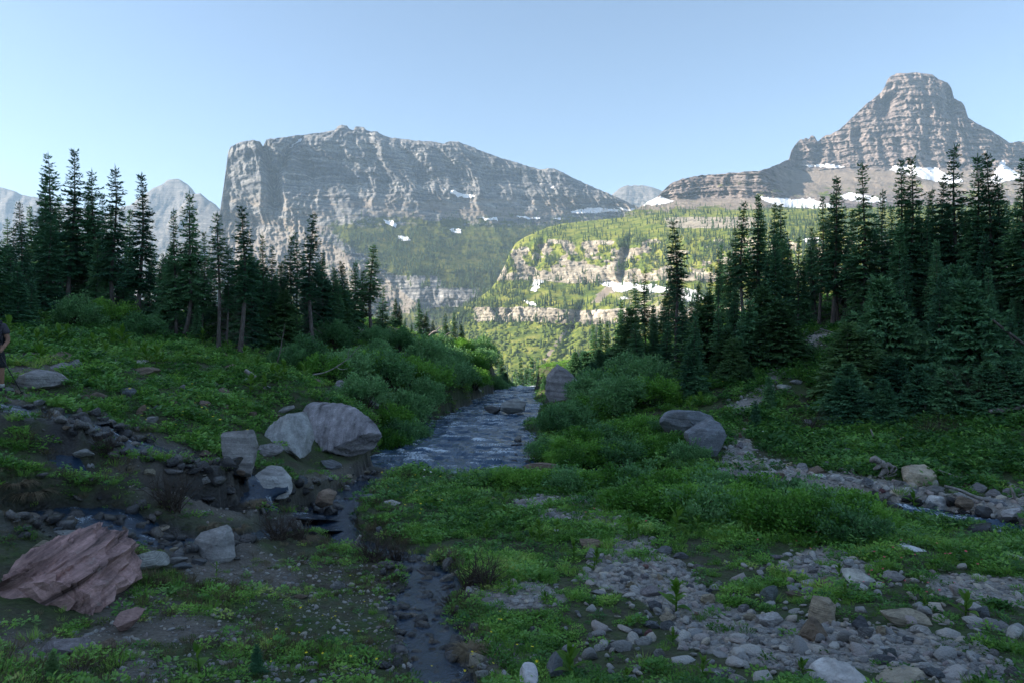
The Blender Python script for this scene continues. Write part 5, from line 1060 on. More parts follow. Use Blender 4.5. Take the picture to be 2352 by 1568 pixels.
# ---- gravel and shale chips, past counting
chip = []
for i in range(5):
    V, F = ICO[2]; r_ = np.random.default_rng(900+i); V = cut(V.copy(), r_, 9, 0.4, 0.75); V = V/np.abs(V).max(0)*np.array([0.5, 0.36, 0.14+0.05*i])
    mm = Mat("chip_%d" % i); rr_ = mm.n("ShaderNodeObjectInfo")
    col = mm.ramp(rr_.outputs["Random"], [(0.0, (0.20, 0.20, 0.20)), (0.3, (0.33, 0.325, 0.32)), (0.5, (0.46, 0.445, 0.42)), (0.66, (0.33, 0.28, 0.275)), (0.8, (0.52, 0.47, 0.40)), (1.0, (0.23, 0.245, 0.26))])
    mm.fin(col, 0.85, mm.bump(mm.noise(mm.pos("Object"), 9, 4), 0.08, 0.6), 0.3)
    chip.append(proto("chip", mesh("chip", V, F, mm.m)))
def scatter_polys(polys, n, seed, lo=3.5, hi=45):
    r = np.random.default_rng(seed); out = []
    us = [p[0] for q in polys for p in q]; vs = [p[1] for q in polys for p in q]
    # sample the ground sheet's own points, jittered
    m = np.zeros(GX.shape, bool)
    for q in polys: m |= inpoly(gu, gv, q)
    m &= front & (GY > lo) & (GY < hi); ii = np.argwhere(m)
    wgt = (RR[m]**2)**0.15
    pick = r.choice(len(ii), n, p=wgt/wgt.sum()); i = ii[pick]
    x = GX[i[:, 0], i[:, 1]]; y = GY[i[:, 0], i[:, 1]]; rr2 = np.hypot(x, y)
    x = x+r.normal(0, 1, n)*0.008*rr2; y = y+r.normal(0, 1, n)*0.02*rr2
    return np.stack([x, y, H(x, y)], -1)
pts = scatter_polys(GRAVEL_POLYS, 8000, 5); r_ = np.random.default_rng(6); n_ = len(pts)
sc_ = 0.024+0.13*r_.random(n_)**4.0; sc_ *= np.clip(pts[:, 1]/9, 0.8, 1.9)
pts[:, 2] += sc_*0.05
o = instancer("gravel", pts, r_.uniform(0, 6.28, n_), sc_, r_.integers(0, 5, n_), chip, tilt=r_.normal(0, 0.25, (n_, 2)))
tag(o, "loose gravel and flat shale chips spread along the path and creek banks", kind="stuff")
WETP = [[(0,1170),(170,1165),(330,1190),(480,1225),(560,1225),(560,1260),(400,1275),(250,1260),(0,1235)], [(60,940),(250,960),(330,1010),(560,1060),(600,1110),(480,1090),(300,1050),(150,990)], [(680,1150),(880,1085),(760,1200),(690,1195)], [(890,1290),(1090,1300),(1090,1400),(1100,1568),(930,1568),(890,1400)], [(1160,1030),(1240,1030),(1240,1085),(1160,1085)]]
mm = Mat('wet_chip_stone'); rr_ = mm.n('ShaderNodeObjectInfo'); M_WCHIP = mm.fin(mm.ramp(rr_.outputs['Random'], [(0.0, (0.020, 0.021, 0.024)), (0.5, (0.045, 0.045, 0.048)), (0.85, (0.075, 0.068, 0.06)), (1.0, (0.12, 0.10, 0.08))]), 0.25, mm.bump(mm.noise(mm.pos('Object'), 9, 4), 0.08, 0.6), 0.6)
chipw = []
for i in range(3): chipw.append(proto("wet_chip", mesh("wet_chip", chip[i].data.vertices and np.array([v.co[:] for v in chip[i].data.vertices])*np.array([1, 1, 1.6]), ICO[2][1], M_WCHIP)))
pts = scatter_polys([[(1330,1330),(1500,1290),(1750,1290),(2100,1300),(2340,1330),(2340,1560),(1300,1560)], [(1650,1060),(2340,1110),(2340,1180),(1900,1120)]], 400, 25); n_ = len(pts); sc_ = 0.07+0.20*r_.random(n_)**3.2
o = instancer("stone_rubble", pts+np.array([0, 0, 0.02]), r_.uniform(0, 6.28, n_), sc_, r_.integers(0, 5, n_), chip, tilt=r_.normal(0, 0.35, (n_, 2)))
tag(o, "small pale angular stones strewn through the right front meadow", kind="stuff")
KEEP += [(q[0], q[1], k_*0.5) for q, k_ in zip(pts, sc_)]
pts = scatter_polys(DIRT_POLYS+[[(560,1240),(900,1300),(950,1568),(300,1568),(260,1450),(480,1330)]], 3200, 15); n_ = len(pts); sc_ = 0.018+0.07*r_.random(n_)**4
o = instancer("stone_litter", pts+np.array([0, 0, 0.004]), r_.uniform(0, 6.28, n_), sc_, r_.integers(0, 5, n_), chip, tilt=r_.normal(0, 0.25, (n_, 2)))
tag(o, "small stone chips littering the bare left ground", kind="stuff")
pts = scatter_polys(WETP, 1250, 8, 3.5, 30); n_ = len(pts)
_w = wet(pts[:, 0], pts[:, 1]); lv = np.full(n_, -9.0)
for k_ in _w: lv = np.where(_w[k_][0] < 0.05, np.maximum(lv, _w[k_][1]), lv)
pts[:, 2] = np.maximum(pts[:, 2], lv-0.035)
for pr in chipw: pr.color = (0.12, 0.12, 0.125, 1)
sc_ = 0.05+0.24*r_.random(n_)**3.0; sc_ *= np.clip(pts[:, 1]/10, 0.8, 1.6); pts[:, 2] += sc_*0.10
o = instancer("pebbles", pts, r_.uniform(0, 6.28, n_), sc_, r_.integers(0, 3, n_), chipw, tilt=r_.normal(0, 0.2, (n_, 2)))
tag(o, "dark wet pebbles and slabs in the creek beds", kind="stuff")
# ------------------------------------------------------------------ ground cover
M_FORB = leaf_mat("meadow_leaves", [(0.15, (0.058, 0.157, 0.026)), (0.40, (0.138, 0.323, 0.051)), (0.62, (0.259, 0.491, 0.086)), (0.85, (0.426, 0.500, 0.136))], 0.35, 0.5, 1.2, True)
M_BROAD = leaf_mat("broad_leaves", [(0.15, (0.047, 0.147, 0.037)), (0.40, (0.114, 0.280, 0.062)), (0.65, (0.238, 0.446, 0.112))], 0.35, 0.5, 1.2, True)
M_GRASS = leaf_mat("grass_blades", [(0.15, (0.069, 0.177, 0.028)), (0.40, (0.166, 0.341, 0.058)), (0.65, (0.330, 0.500, 0.118)), (0.85, (0.427, 0.500, 0.143))], 0.35, 0.5, 1.2, True)
M_DRY = leaf_mat("dry_grass", [(0.2, (0.060, 0.050, 0.031)), (0.45, (0.138, 0.110, 0.066)), (0.7, (0.240, 0.198, 0.126))], 0.25, 0.7, 1.2, True)
M_MOSS = leaf_mat("moss_tufts", [(0.2, (0.040, 0.075, 0.021)), (0.45, (0.107, 0.165, 0.046)), (0.7, (0.216, 0.267, 0.090))], 0.2, 0.8, 1.2, True)
def flat_mat(name, c):
    m = Mat(name); return m.fin(m.ramp(m.noise(m.pos("World"), 30, 2), [(0.3, tuple(0.75*q for q in c)), (0.7, c)]), 0.6, None, 0.2)
M_YEL = flat_mat("yellow_petals", (0.75, 0.62, 0.03)); M_PINK = flat_mat("pink_petals", (0.62, 0.09, 0.14)); M_WHT = flat_mat("white_petals", (0.75, 0.74, 0.68))

def clump(seed, n, rad, hgt, leaf, ratio, mat, up=0.5, blade=False):
    r = np.random.default_rng(seed); a = r.uniform(0, 6.283, n); q = np.sqrt(r.random(n))*rad
    z = hgt*(1-(q/rad)**2*0.6)*r.uniform(0.25, 1.0, n)
    if blade:
        b = np.stack([q*0.6*np.cos(a), q*0.6*np.sin(a), -0.01+0*a], -1); ln = hgt*r.uniform(0.5, 1.25, n)
        d = norm(np.stack([np.cos(a)*r.uniform(0.1, 0.7, n), np.sin(a)*r.uniform(0.1, 0.7, n), 1+0*a], -1)+r.normal(0, 0.2, (n, 3)))
        V, F = rhombs(b, d, ln, ln*ratio, norm(r.normal(0, 1, (n, 3))*np.array([1, 1, 0.1])), 0.1)
    else:
        b = np.stack([q*np.cos(a), q*np.sin(a), z], -1); ln = leaf*r.uniform(0.6, 1.35, n)
        d = norm(np.stack([np.cos(a), np.sin(a), 0.6*up*np.ones(n)], -1)+r.normal(0, 0.38, (n, 3)))
        V, F = rhombs(b, d, ln, ln*ratio*r.uniform(0.8, 1.2, n), norm(r.normal(0, 0.32, (n, 3))+np.array([0, 0, 1])))
    return proto("clump", mesh("clump", V, F, mat))
PF = [clump(1, 70, 0.15, 0.13, 0.045, 0.28, M_FORB, 0.6), clump(2, 64, 0.14, 0.10, 0.05, 0.33, M_FORB, 0.4), clump(3, 60, 0.13, 0.17, 0.055, 0.2, M_FORB, 0.9)]
PB = [clump(4, 46, 0.22, 0.26, 0.105, 0.34, M_BROAD, 0.4), clump(5, 44, 0.20, 0.32, 0.115, 0.28, M_BROAD, 0.6), clump(6, 60, 0.24, 0.22, 0.085, 0.38, M_FORB, 0.4)]
PG = [clump(7, 46, 0.10, 0.15, 0, 0.028, M_GRASS, blade=True), clump(8, 40, 0.12, 0.11, 0, 0.03, M_GRASS, blade=True)]
PD = [clump(9, 60, 0.13, 0.16, 0, 0.018, M_DRY, blade=True)]
PM = [clump(10, 90, 0.15, 0.035, 0.03, 0.3, M_MOSS, 1.2), clump(12, 60, 0.13, 0.06, 0, 0.05, M_MOSS, blade=True)]

LUSH = [  # (outline, amount, height)  where growth is rank or sparse
 ([(80,830),(300,780),(620,830),(900,880),(880,960),(700,940),(600,990),(480,1030),(300,990),(150,930)], 1.0, 1.0),
 ([(880,1080),(1100,1095),(1300,1110),(1500,1180),(1350,1340),(1100,1330),(900,1280),(800,1200)], 1.0, 0.9),
 ([(1400,1220),(1700,1220),(2050,1180),(2352,1230),(2352,1320),(2100,1290),(1800,1290),(1560,1280)], 1.0, 1.0),
 ([(1680,930),(2352,900),(2352,1120),(2100,1110),(1950,1070),(1700,1050)], 1.0, 1.15),
 ([(520,1240),(720,1250),(900,1310),(900,1400),(960,1540),(700,1450),(600,1350),(480,1330)], 0.45, 0.55),
 ([(250,1120),(420,1110),(720,1230),(560,1260),(350,1200),(200,1150)], 0.35, 0.55),
 ([(640,1060),(880,1040),(870,1090),(700,1120)], 0.7, 0.6),
 ([(1100,1380),(1500,1400),(1450,1568),(1080,1568)], 0.65, 0.65), ([(1450,1330),(1750,1320),(2352,1340),(2352,1568),(1450,1568)], 0.66, 0.75)]
def cover(seed, n, lo, hi):
    r = np.random.default_rng(seed)
    rr = np.exp(r.uniform(math.log(lo), math.log(hi), n)); a = r.uniform(-0.70, 0.70, n)
    x = rr*np.sin(a); y = rr*np.cos(a); z, dm, _ = H(x, y, True)
    u, v = proj(np.stack([x, y, z], -1))
    am = np.where(rr > 13, 0.9, 0.62); ht = np.where(rr > 13, 1.0, 0.75)
    for q, a_, h_ in LUSH:
        k = inpoly(u, v, q); am = np.where(k, a_, am); ht = np.where(k, h_, ht)
    g = np.zeros(n); d_ = np.zeros(n)
    for q in GRAVEL_POLYS: g = np.maximum(g, inpoly(u, v, q))
    for q in DIRT_POLYS: d_ = np.maximum(d_, inpoly(u, v, q))
    patch = fbm(x/0.9+3, y/0.9, 3, 4)
    am = am*(1-0.74*g)*(1-0.62*d_)*(0.25+1.3*sstep(0.38, 0.56, patch))
    am = np.where(dm < 0.03, 0, am)
    keep = r.random(n) < am
    kp = np.array(KEEP)
    for i in range(0, n, 8000):
        b = slice(i, i+8000); dd = np.hypot(x[b, None]-kp[None, :, 0], y[b, None]-kp[None, :, 1])-kp[None, :, 2]
        keep[b] &= ~((dd.min(1) < 0.07) & (r.random(len(x[b])) < 0.95))
    return x[keep], y[keep], z[keep], dm[keep], ht[keep]*(0.75+0.6*patch[keep]), g[keep], d_[keep], patch[keep], u[keep], v[keep], am[keep]
x, y, z, dm, ht, g, d_, patch, u, v, am = cover(21, 78000, 4.2, 62)
r_ = np.random.default_rng(22); n_ = len(x); rr = np.hypot(x, y)
kind = r_.random(n_)
dryz = ((u < 930) & (v > 1090)) | (dm < 0.35)
slope_right = (u > 1600) & (v < 1100)
idx = np.where(kind < 0.40, r_.integers(0, 3, n_), np.where(kind < 0.80, 6+r_.integers(0, 2, n_), 3+r_.integers(0, 3, n_)))
big = (rr > 15) & (r_.random(n_) < np.where(slope_right, 0.5, 0.18)); idx = np.where(big, 3+r_.integers(0, 3, n_), idx)
dd = dryz & (r_.random(n_) < 0.20); idx = np.where(dd, 8, idx)
mo = ((u < 940) & (v > 1200) & (r_.random(n_) < 0.55)) | ((dm < 0.3) & (r_.random(n_) < 0.4)); idx = np.where(mo & ~dd, 9+r_.integers(0, 2, n_), idx)
sc_ = 0.74*ht*r_.uniform(0.5, 1.5, n_)*np.clip(rr/10, 0.8, 2.2)**0.45
sc_ = np.where((idx >= 3) & (idx <= 5), sc_*np.where(rr < 12, 0.55, 0.7), sc_)
tn = 0.30*(patch-0.5)+0.35*(fbm(x/3.1, y/3.1, 2, 1)-0.5)+0.08*r_.normal(0, 1, n_)+np.where(slope_right, -0.08, 0.03)+0.05*r_.normal(0, 1, n_)+np.where((u > 1500) & (v > 1200), -0.03, 0)
allp = PF+PB+PG+PD+PM
o = instancer("ground_cover", np.stack([x, y, z-0.01], -1), r_.uniform(0, 6.28, n_), sc_, idx, allp, tint=tn, tilt=r_.normal(0, 0.12, (n_, 2)))
tag(o, "low meadow plants, grass and moss covering the banks", kind="stuff")
# undergrowth beneath the firs
x, y, z, dm, ht, g, d_, patch, u, v, am = cover(31, 16000, 21, 60)
k_ = ((u < 860) & (v < 800)) | ((u > 1400) & (v < 890))
x, y, z, patch = x[k_], y[k_], z[k_], patch[k_]
r_ = np.random.default_rng(32); n_ = len(x)
o = instancer("undergrowth", np.stack([x, y, z], -1), r_.uniform(0, 6.28, n_), r_.uniform(0.7, 1.5, n_), r_.integers(0, 3, n_), PB, tint=0.16*(patch-0.5)-0.04, tilt=r_.normal(0, 0.12, (n_, 2)))
tag(o, "dim leafy undergrowth beneath the firs", kind="stuff")
# flowers
def flower(seed, mat, n=5, s=0.02, h=0.2):
    r = np.random.default_rng(seed); a = np.arange(n)/n*6.283; b = np.zeros((n, 3)); b[:, 2] = h
    d = norm(np.stack([np.cos(a), np.sin(a), 0.35+0*a], -1)); V, F = rhombs(b, d, np.full(n, s), np.full(n, s*0.35), np.tile([[0, 0, 1.0]], (n, 1)))
    V2, F2 = rhombs(np.array([[0, 0, 0.0]]), np.array([[0.05, 0, 1.0]]), np.array([h]), np.array([0.002]), np.array([[1.0, 0.2, 0]]))
    g_ = Geo(); g_.add(V, F); g_.add(V2, F2); me = g_.mesh("flower", mat); me.materials.append(M_GRASS)
    pi = np.zeros(len(me.polygons), np.int32); pi[-1] = 1; me.polygons.foreach_set("material_index", pi); return proto("flower", me)
FL = [flower(1, M_YEL, 6, 0.017, 0.17), flower(2, M_PINK, 7, 0.016, 0.15), flower(3, M_WHT, 6, 0.014, 0.17)]
fp = []; fi = []
r_ = np.random.default_rng(41)
for (uu, vv, su, sv, k, n_) in [(960,1150,55,35,0,26),(480,985,60,35,0,26),(350,950,70,40,0,14),(1080,1555,120,12,0,12),(700,1440,120,40,0,10),(620,1490,160,40,0,8),(1640,900,30,40,0,8),(2080,1300,70,25,1,16),(2085,1370,60,15,1,10),(1830,1240,60,20,1,8),(2200,1290,60,20,1,8),(1420,1200,60,30,1,5),(1000,1110,60,15,2,10),(1750,1190,100,30,2,8),(1700,990,60,30,2,8),(1180,1500,60,50,0,7)]:
    for q in range(n_):
        p = ground_at(r_.normal(uu, su), r_.normal(vv, sv)); fp.append(p); fi.append(k)
n_ = len(fp)
o = instancer("wildflowers", np.array(fp), r_.uniform(0, 6.28, n_), r_.uniform(0.8, 1.5, n_)*np.clip(np.array(fp)[:, 1]/10, 0.7, 1.6), fi, FL, tilt=r_.normal(0, 0.25, (n_, 2)))
tag(o, "scattered yellow, pink and white wildflowers in the meadow", kind="stuff")

# ------------------------------------------------------------------ corn lilies: stem and big pleated leaves
m = Mat("corn_lily_leaf"); oi = m.n("ShaderNodeObjectInfo"); wv_ = m.n("ShaderNodeTexWave"); wv_.inputs["Scale"].default_value = 26.0; wv_.bands_direction = 'Y'
tc = m.n("ShaderNodeTexCoord"); m.l(tc.outputs["Object"], wv_.inputs["Vector"])
lc = m.ramp(m.math('ADD', m.math('MULTIPLY', oi.outputs["Random"], 0.6), m.math('MULTIPLY', m.noise(m.pos("Object"), 6, 2), 0.4)), [(0.2, (0.08, 0.20, 0.02)), (0.55, (0.14, 0.29, 0.035)), (0.9, (0.21, 0.37, 0.06))])
m.fin(lc, 0.45, m.bump(wv_.outputs["Fac"], 0.006, 0.8), 0.35)
tr = m.n("ShaderNodeBsdfTranslucent"); m.l(lc, tr.inputs[0]); mx = m.n("ShaderNodeMixShader"); mx.inputs[0].default_value = 0.35
m.l(m.b.outputs[0], mx.inputs[1]); m.l(tr.outputs[0], mx.inputs[2]); m.l(mx.outputs[0], m.out.inputs["Surface"]); M_LILY = m.m
def lily_leaf(L, W_, droop):
    s = np.linspace(0, 1, 8); t = np.array([-1, -0.5, 0, 0.5, 1.0]); wd = W_*np.sin(math.pi*np.clip(s, 0.02, 0.995)**0.75)
    x = L*s*(1-0.25*droop*s); zz = L*(0.25*s-droop*s**2.2)
    V = np.stack([np.broadcast_to(x[:, None], (8, 5)), wd[:, None]*t[None], zz[:, None]+np.abs(t)[None]*wd[:, None]*0.45], -1)
    return mesh("leaf", V, grid_faces(8, 5), M_LILY, True)
LEAVES = [lily_leaf(0.30, 0.060, 0.25), lily_leaf(0.26, 0.065, 0.5), lily_leaf(0.32, 0.05, 0.05), lily_leaf(0.2, 0.05, 0.3)]
gs_ = Geo(); gs_.tube([(0, 0, -0.05), (0.003, 0, 0.15), (0, 0.004, 0.34)], [0.014, 0.012, 0.006], 6); STEM = gs_.mesh("stem", M_LILY, True)
def lily(u, v, hpx, label, group, nl=9, s=None):
    p = ground_at(u, v); k = p[1]/FPX; s = hpx*1.55*k/0.48
    e = bpy.data.objects.new("corn_lily", None); COL.objects.link(e); e.location = p; e.scale = (s,)*3; e.rotation_euler = (random.uniform(-.12, .12), random.uniform(-.12, .12), random.uniform(0, 6.28))
    obj("stem", STEM, e)
    for i in range(nl):
        t = i/(nl-1); o = obj("leaf", LEAVES[random.randrange(3) if t < 0.85 else 3], e, (0, 0, 0.05+0.27*t))
        a = i*2.4+random.uniform(-.3, .3); el = 0.15+1.05*t**1.2+random.uniform(-.1, .1)
        o.rotation_euler = (0, -el, a); o.scale = (random.uniform(0.8, 1.1)*(1-0.25*t),)*3
    return tag(e, label, "corn lily", group)
def lilies(rows, zone, group):
    for i, q in enumerate(sorted(rows)): lily(q[0], q[1], q[2], f"{'tall' if q[2] > 38 else 'small'} broad-leaved corn lily, {ORD[i]} from the left {zone}", group, q[3] if len(q) > 3 else 9)
lilies([(1553,1405,56,12),(1240,1240,36),(1222,1250,28),(1276,1235,30),(1318,1285,34),(1370,1300,30),(1364,1310,24),(1445,1238,38),(1462,1235,26),(1550,1225,44,11),(1524,1180,30),(1603,1225,30),(1715,1225,34),(1156,1165,34),(1155,1190,24),(1118,1230,24),(1168,1365,22),(1251,1385,22),(1545,1480,28),(1310,1560,60,11)], "between the centre creek and the front gravel", "corn lilies in the centre meadow")
lilies([(2218,1420,46,9),(1928,1330,26),(2100,1175,34),(2035,1190,28),(2125,1400,18),(1940,1370,24),(1845,1555,32),(1610,1560,40),(1440,1572,30)], "in the right front meadow", "corn lilies in the right meadow")
lilies([(460,1560,60,5),(497,1322,24,5),(502,1385,26,4),(545,1375,24,4),(578,1380,24,4),(300,1302,24,5),(735,1545,44,6)], "on the bare front left ground", "corn lilies on the front left ground")
lilies([(90,800,34),(110,795,30),(135,790,34),(155,785,30),(92,832,36,11),(20,775,40),(50,790,30),(215,805,30),(235,812,26),(260,800,36,11),(282,796,38,11),(245,820,28),(300,815,26),(338,832,34,11),(360,835,34,11),(375,842,26),(320,820,22),(430,830,26),(465,790,26),(522,812,22),(560,830,28),(590,850,26),(575,905,34,11),(612,895,30),(640,880,30),(655,870,34,11),(700,870,26),(622,870,28)], "on the left hillside below the firs", "corn lilies on the left hillside")
lilies([(1585,950,30),(1560,935,26),(1470,990,24),(1370,895,22),(1610,930,26),(2060,1040,24),(2250,1060,22),(1335,1065,22)], "among the right-bank willows", "corn lilies on the right bank")

# ------------------------------------------------------------------ far woods on the slopes
def far_fir(seed, mat):
    r = np.random.default_rng(seed); g_ = Geo(); k = 6
    for i in range(6):
        z0 = 0.10+0.15*i; z1 = z0+0.26; rd = 0.17*(1-z0)*r.uniform(0.85, 1.15)
        a = np.arange(k)/k*6.283+r.uniform(0, 1); rj = rd*r.uniform(0.65, 1.25, k)
        V = np.concatenate([np.stack([rj*np.cos(a), rj*np.sin(a), z0-0.05*r.random(k)], -1), [[0, 0, min(z1, 1.0)]]])
        g_.add(V, [(j, (j+1) % k, k) for j in range(k)])
    g_.add(np.array([[0.012, 0, -0.1], [-0.006, 0.01, -0.1], [-0.006, -0.01, -0.1], [0, 0, 0.3]]), [(0, 1, 3), (1, 2, 3), (2, 0, 3)])
    return proto("far_fir", g_.mesh("far_fir", mat))
M_FARN = leaf_mat("far_needles", [(0.15, (0.024, 0.050, 0.018)), (0.45, (0.046, 0.083, 0.024)), (0.75, (0.088, 0.122, 0.033))], 0.1, 0.8, 0.02)
M_FARB = leaf_mat("far_brush", [(0.15, (0.072, 0.110, 0.018)), (0.45, (0.144, 0.187, 0.028)), (0.75, (0.228, 0.242, 0.050))], 0.2, 0.8, 0.02)
FF = [far_fir(i, M_FARN) for i in range(3)]
def far_bush(seed):
    V, F = ICO[2]; V = V.copy(); V = V+norm(V)*(n3(V, 2.2, seed)*0.9)[:, None]; V[:, 2] = V[:, 2]*0.75+0.2
    return proto("far_bush", mesh("far_bush", V*0.5, F, M_FARB))
FB = [far_bush(3), far_bush(4)]
def wood(name, data, dens_fn, n, hr, seed, label, protos, vlim=None):
    r = np.random.default_rng(seed); U, V, Pm = data["U"], data["V"], data["P"]
    w_ = dens_fn(U, V)*np.clip(data["veg"], 0, 1)**0.5; w_ = np.clip(w_, 0, None).ravel()
    ii = r.choice(w_.size, n, p=w_/w_.sum()); p = Pm.reshape(-1, 3)[ii].copy()
    p[:, 0] += r.normal(0, 2.5, n); p[:, 2] -= 0.8
    o = instancer(name, p, r.uniform(0, 6.28, n), r.uniform(hr[0], hr[1], n)*(0.6+0.6*r.random(n)), r.integers(0, len(protos), n), protos)
    return tag(o, label, kind="stuff")
def dens_bench(U, V):
    V2 = V+14*(fbm(U/90, U*0+1, 3, 3)-0.5); g = fbm(U/34, V/16, 4, 2)
    a = (0.35+sstep(0.40, 0.58, g))*(1-sstep(545, 560, V2)*0.0)
    a = a*np.where((V2 > 652) & (V2 < 690), 0.18+0.9*sstep(0.50, 0.6, g), 1.0)
    a = a*np.where(V2 > 745, 0.03+0.5*sstep(0.57, 0.68, g), 1.0)
    return a*(V < 890)
wood("forest", BENCH, dens_bench, 7500, (9, 17), 51, "sunlit firs covering the terraces of the pale cliffed bench", FF)
wood("brush", BENCH, lambda U, V: (V > 735)*(fbm(U/20, V/10, 3, 6) > 0.42)*1.0, 5200, (5, 11), 52, "sunlit green brush on the slope below the bench", FB)
wood("forest", MAIN, lambda U, V: sstep(470, 560, V)*(0.15+sstep(0.38, 0.56, fbm(U/40, V/14, 4, 3)))*(V < 800), 11000, (11, 19), 53, "hazy firs on the lower apron of the long massif", FF)
wood("forest", PEAK, lambda U, V: sstep(462, 485, V)*1.0, 1500, (8, 13), 54, "thin fir belt at the foot of the pyramid peak", FF)
# ------------------------------------------------------------------ fallen wood and bare shrubs
def wood_piece(name, lines, label, cat, mat=None, d=None, foot=None, group=None):
    """one piece of dead wood: limbs as (points in picture units with depth offset, radii in metres)"""
    if d is None: d = ground_at(*foot)[1]
    g = Geo(); base = P(*(foot or lines[0][0][0][:2]), d)
    for pts, rad in lines:
        q = np.array([P(p[0], p[1], d+(p[2] if len(p) > 2 else 0)) for p in pts])-base
        m = fine_path([tuple(a)+(0,) for a in q], 0.05)[:, :3] if len(q) > 2 else q
        t = np.linspace(0, 1, len(m)); rr_ = np.interp(t, np.linspace(0, 1, len(rad)), rad)*(0.85+0.3*vn(t*9, t*0+len(pts), 3))
        g.tube(m, rr_, 7)
    o = obj(name, g.mesh(name, mat or M_DEAD, True), None, base); return tag(o, label, cat, group)
Z = lambda a: [((3400+x/7.84)/1.741, (1800+y/7.84)/1.741) for x, y in a]
wood_piece("driftwood_root", [(Z([(640,360),(690,290),(780,270),(870,320),(920,430),(860,520),(720,590)]), [0.035, 0.07, 0.085, 0.08, 0.07, 0.05, 0.025]),
 (Z([(930,350),(1040,450),(1100,540),(1060,660),(950,780),(870,830)]), [0.08, 0.085, 0.07, 0.06, 0.05, 0.03]), (Z([(1080,480),(1190,430),(1300,500),(1330,600),(1250,680)]), [0.05, 0.05, 0.045, 0.04, 0.02]),
 (Z([(1300,500),(1420,500),(1460,570),(1390,670),(1240,750),(1060,850)]), [0.03, 0.02, 0.018, 0.018, 0.014, 0.01]), (Z([(1460,730),(1330,790),(1150,820),(1010,830)]), [0.012, 0.016, 0.018, 0.02]), (Z([(1130,560),(1190,640),(1150,760)]), [0.03, 0.025, 0.015])],
 "bleached curled driftwood root left of the tan boulder", "driftwood", d=ground_at(2030, 1098)[1], foot=(2030, 1098))
wood_piece("fallen_branch", [([(718,860), (745,855), (772,842), (800,822), (815,806), (828,792)], [0.03, 0.028, 0.025, 0.02, 0.014, 0.006]), ([(772,842), (785,848), (800,845)], [0.02, 0.012, 0.004]), ([(800,822), (800,808), (806,798)], [0.015, 0.01, 0.004])], "long pale curved branch lying in the left-bank bushes", "branch", d=25.5, foot=(718,860))
wood_piece("log", [([(563,850), (575,858), (587,866)], [0.07, 0.065, 0.05])], "short whitish log in the grass of the left hillside", "log", d=21.5, foot=(563,850))
wood_piece("log", [([(2272,944), (2310,940), (2360,932), (2400,926)], [0.07, 0.08, 0.08, 0.08])], "peeled log lying at the right frame edge below the firs", "log", d=21.3, foot=(2272,944))
wood_piece("log", [([(2280,735), (2310,760), (2352,790), (2400,815)], [0.04, 0.05, 0.06, 0.06]), ([(2310,760), (2330,790), (2320,815)], [0.03, 0.02, 0.01]), ([(2340,780), (2300,800), (2260,830)], [0.02, 0.015, 0.006])], "fallen grey trunk slanting through the right end of the wood", "log", M_BARK, d=23.5, foot=(2310,760))
wood_piece("stick", [([(1883,755), (1900,760), (1918,766)], [0.02, 0.03, 0.03])], "white stick at the top of the bare dirt slope", "stick", d=30, foot=(1883,755))
wood_piece("stick", [([(2155,1078), (2200,1095), (2250,1104), (2270,1106)], [0.02, 0.025, 0.025, 0.015])], "long thin stick right of the tan boulder", "stick", d=16, foot=(2155,1078))
wood_piece("fallen_branch", [([(2170,1115), (2205,1125), (2240,1140), (2290,1155), (2335,1168)], [0.02, 0.035, 0.04, 0.04, 0.03]), ([(2240,1140), (2290,1150), (2340,1152)], [0.02, 0.015, 0.01]), ([(2322,1118), (2330,1140), (2332,1166)], [0.02, 0.035, 0.03]), ([(2290,1155), (2330,1140), (2360,1130)], [0.02, 0.012, 0.006]), ([(2300,1160), (2340,1150), (2380,1160)], [0.02, 0.012, 0.006])], "bleached branched limb across the right creek's rubble", "branch", d=14.2, foot=(2240,1140))
wood_piece("stick", [([(828,1228), (822,1240), (812,1256), (800,1262)], [0.025, 0.03, 0.03, 0.02])], "pale stick leaning over the centre creek", "stick", d=11.3, foot=(812,1256))
wood_piece("stick", [([(956,1306), (968,1314), (977,1318), (979,1326)], [0.012, 0.016, 0.014, 0.01])], "bent orange-brown stick in the front creek", "stick", M_BARK, d=9.3, foot=(968,1314))
wood_piece("stick", [([(2185,1490), (2215,1488), (2250,1480)], [0.008, 0.008, 0.006])], "thin straw-coloured stick in the lower right meadow", "stick", d=6.2, foot=(2215,1488))
wood_piece("snag", [([(628,870), (636,835), (645,800), (652,760), (655,742)], [0.03, 0.026, 0.02, 0.015, 0.006]), ([(640,815), (655,800), (665,798)], [0.015, 0.01, 0.004]), ([(648,780), (636,768), (630,765)], [0.012, 0.008, 0.003])], "thin dead leaning snag below the middle left-bank firs", "snag", M_BARK, d=25.8, foot=(628,870))
wood_piece("stump", [([(828,776), (834,766), (838,758)], [0.22, 0.16, 0.10]), ([(834,770), (846,776), (868,790)], [0.08, 0.05, 0.02]), ([(832,766), (826,756), (823,752)], [0.06, 0.04, 0.015])], "pale torn stump beside the pair of firs", "stump", d=37.5, foot=(828,776))
wood_piece("fallen_branch", [([(985,772), (1000,762), (1020,772), (1040,780)], [0.07, 0.09, 0.07, 0.03]), ([(1000,762), (1012,750), (1022,748)], [0.04, 0.03, 0.01]), ([(1010,768), (1020,785), (1022,795)], [0.04, 0.02, 0.01]), ([(1020,772), (1034,764), (1046,770)], [0.03, 0.02, 0.01])], "tangle of grey upturned roots on the far left bank", "branch", d=46, foot=(1000,762))
wood_piece("log", [([(2000,985), (2008,1010), (2012,1030)], [0.02, 0.025, 0.02])], "pale broken stick hanging below the right-slope young firs", "log", d=20.5, foot=(2008,1010))

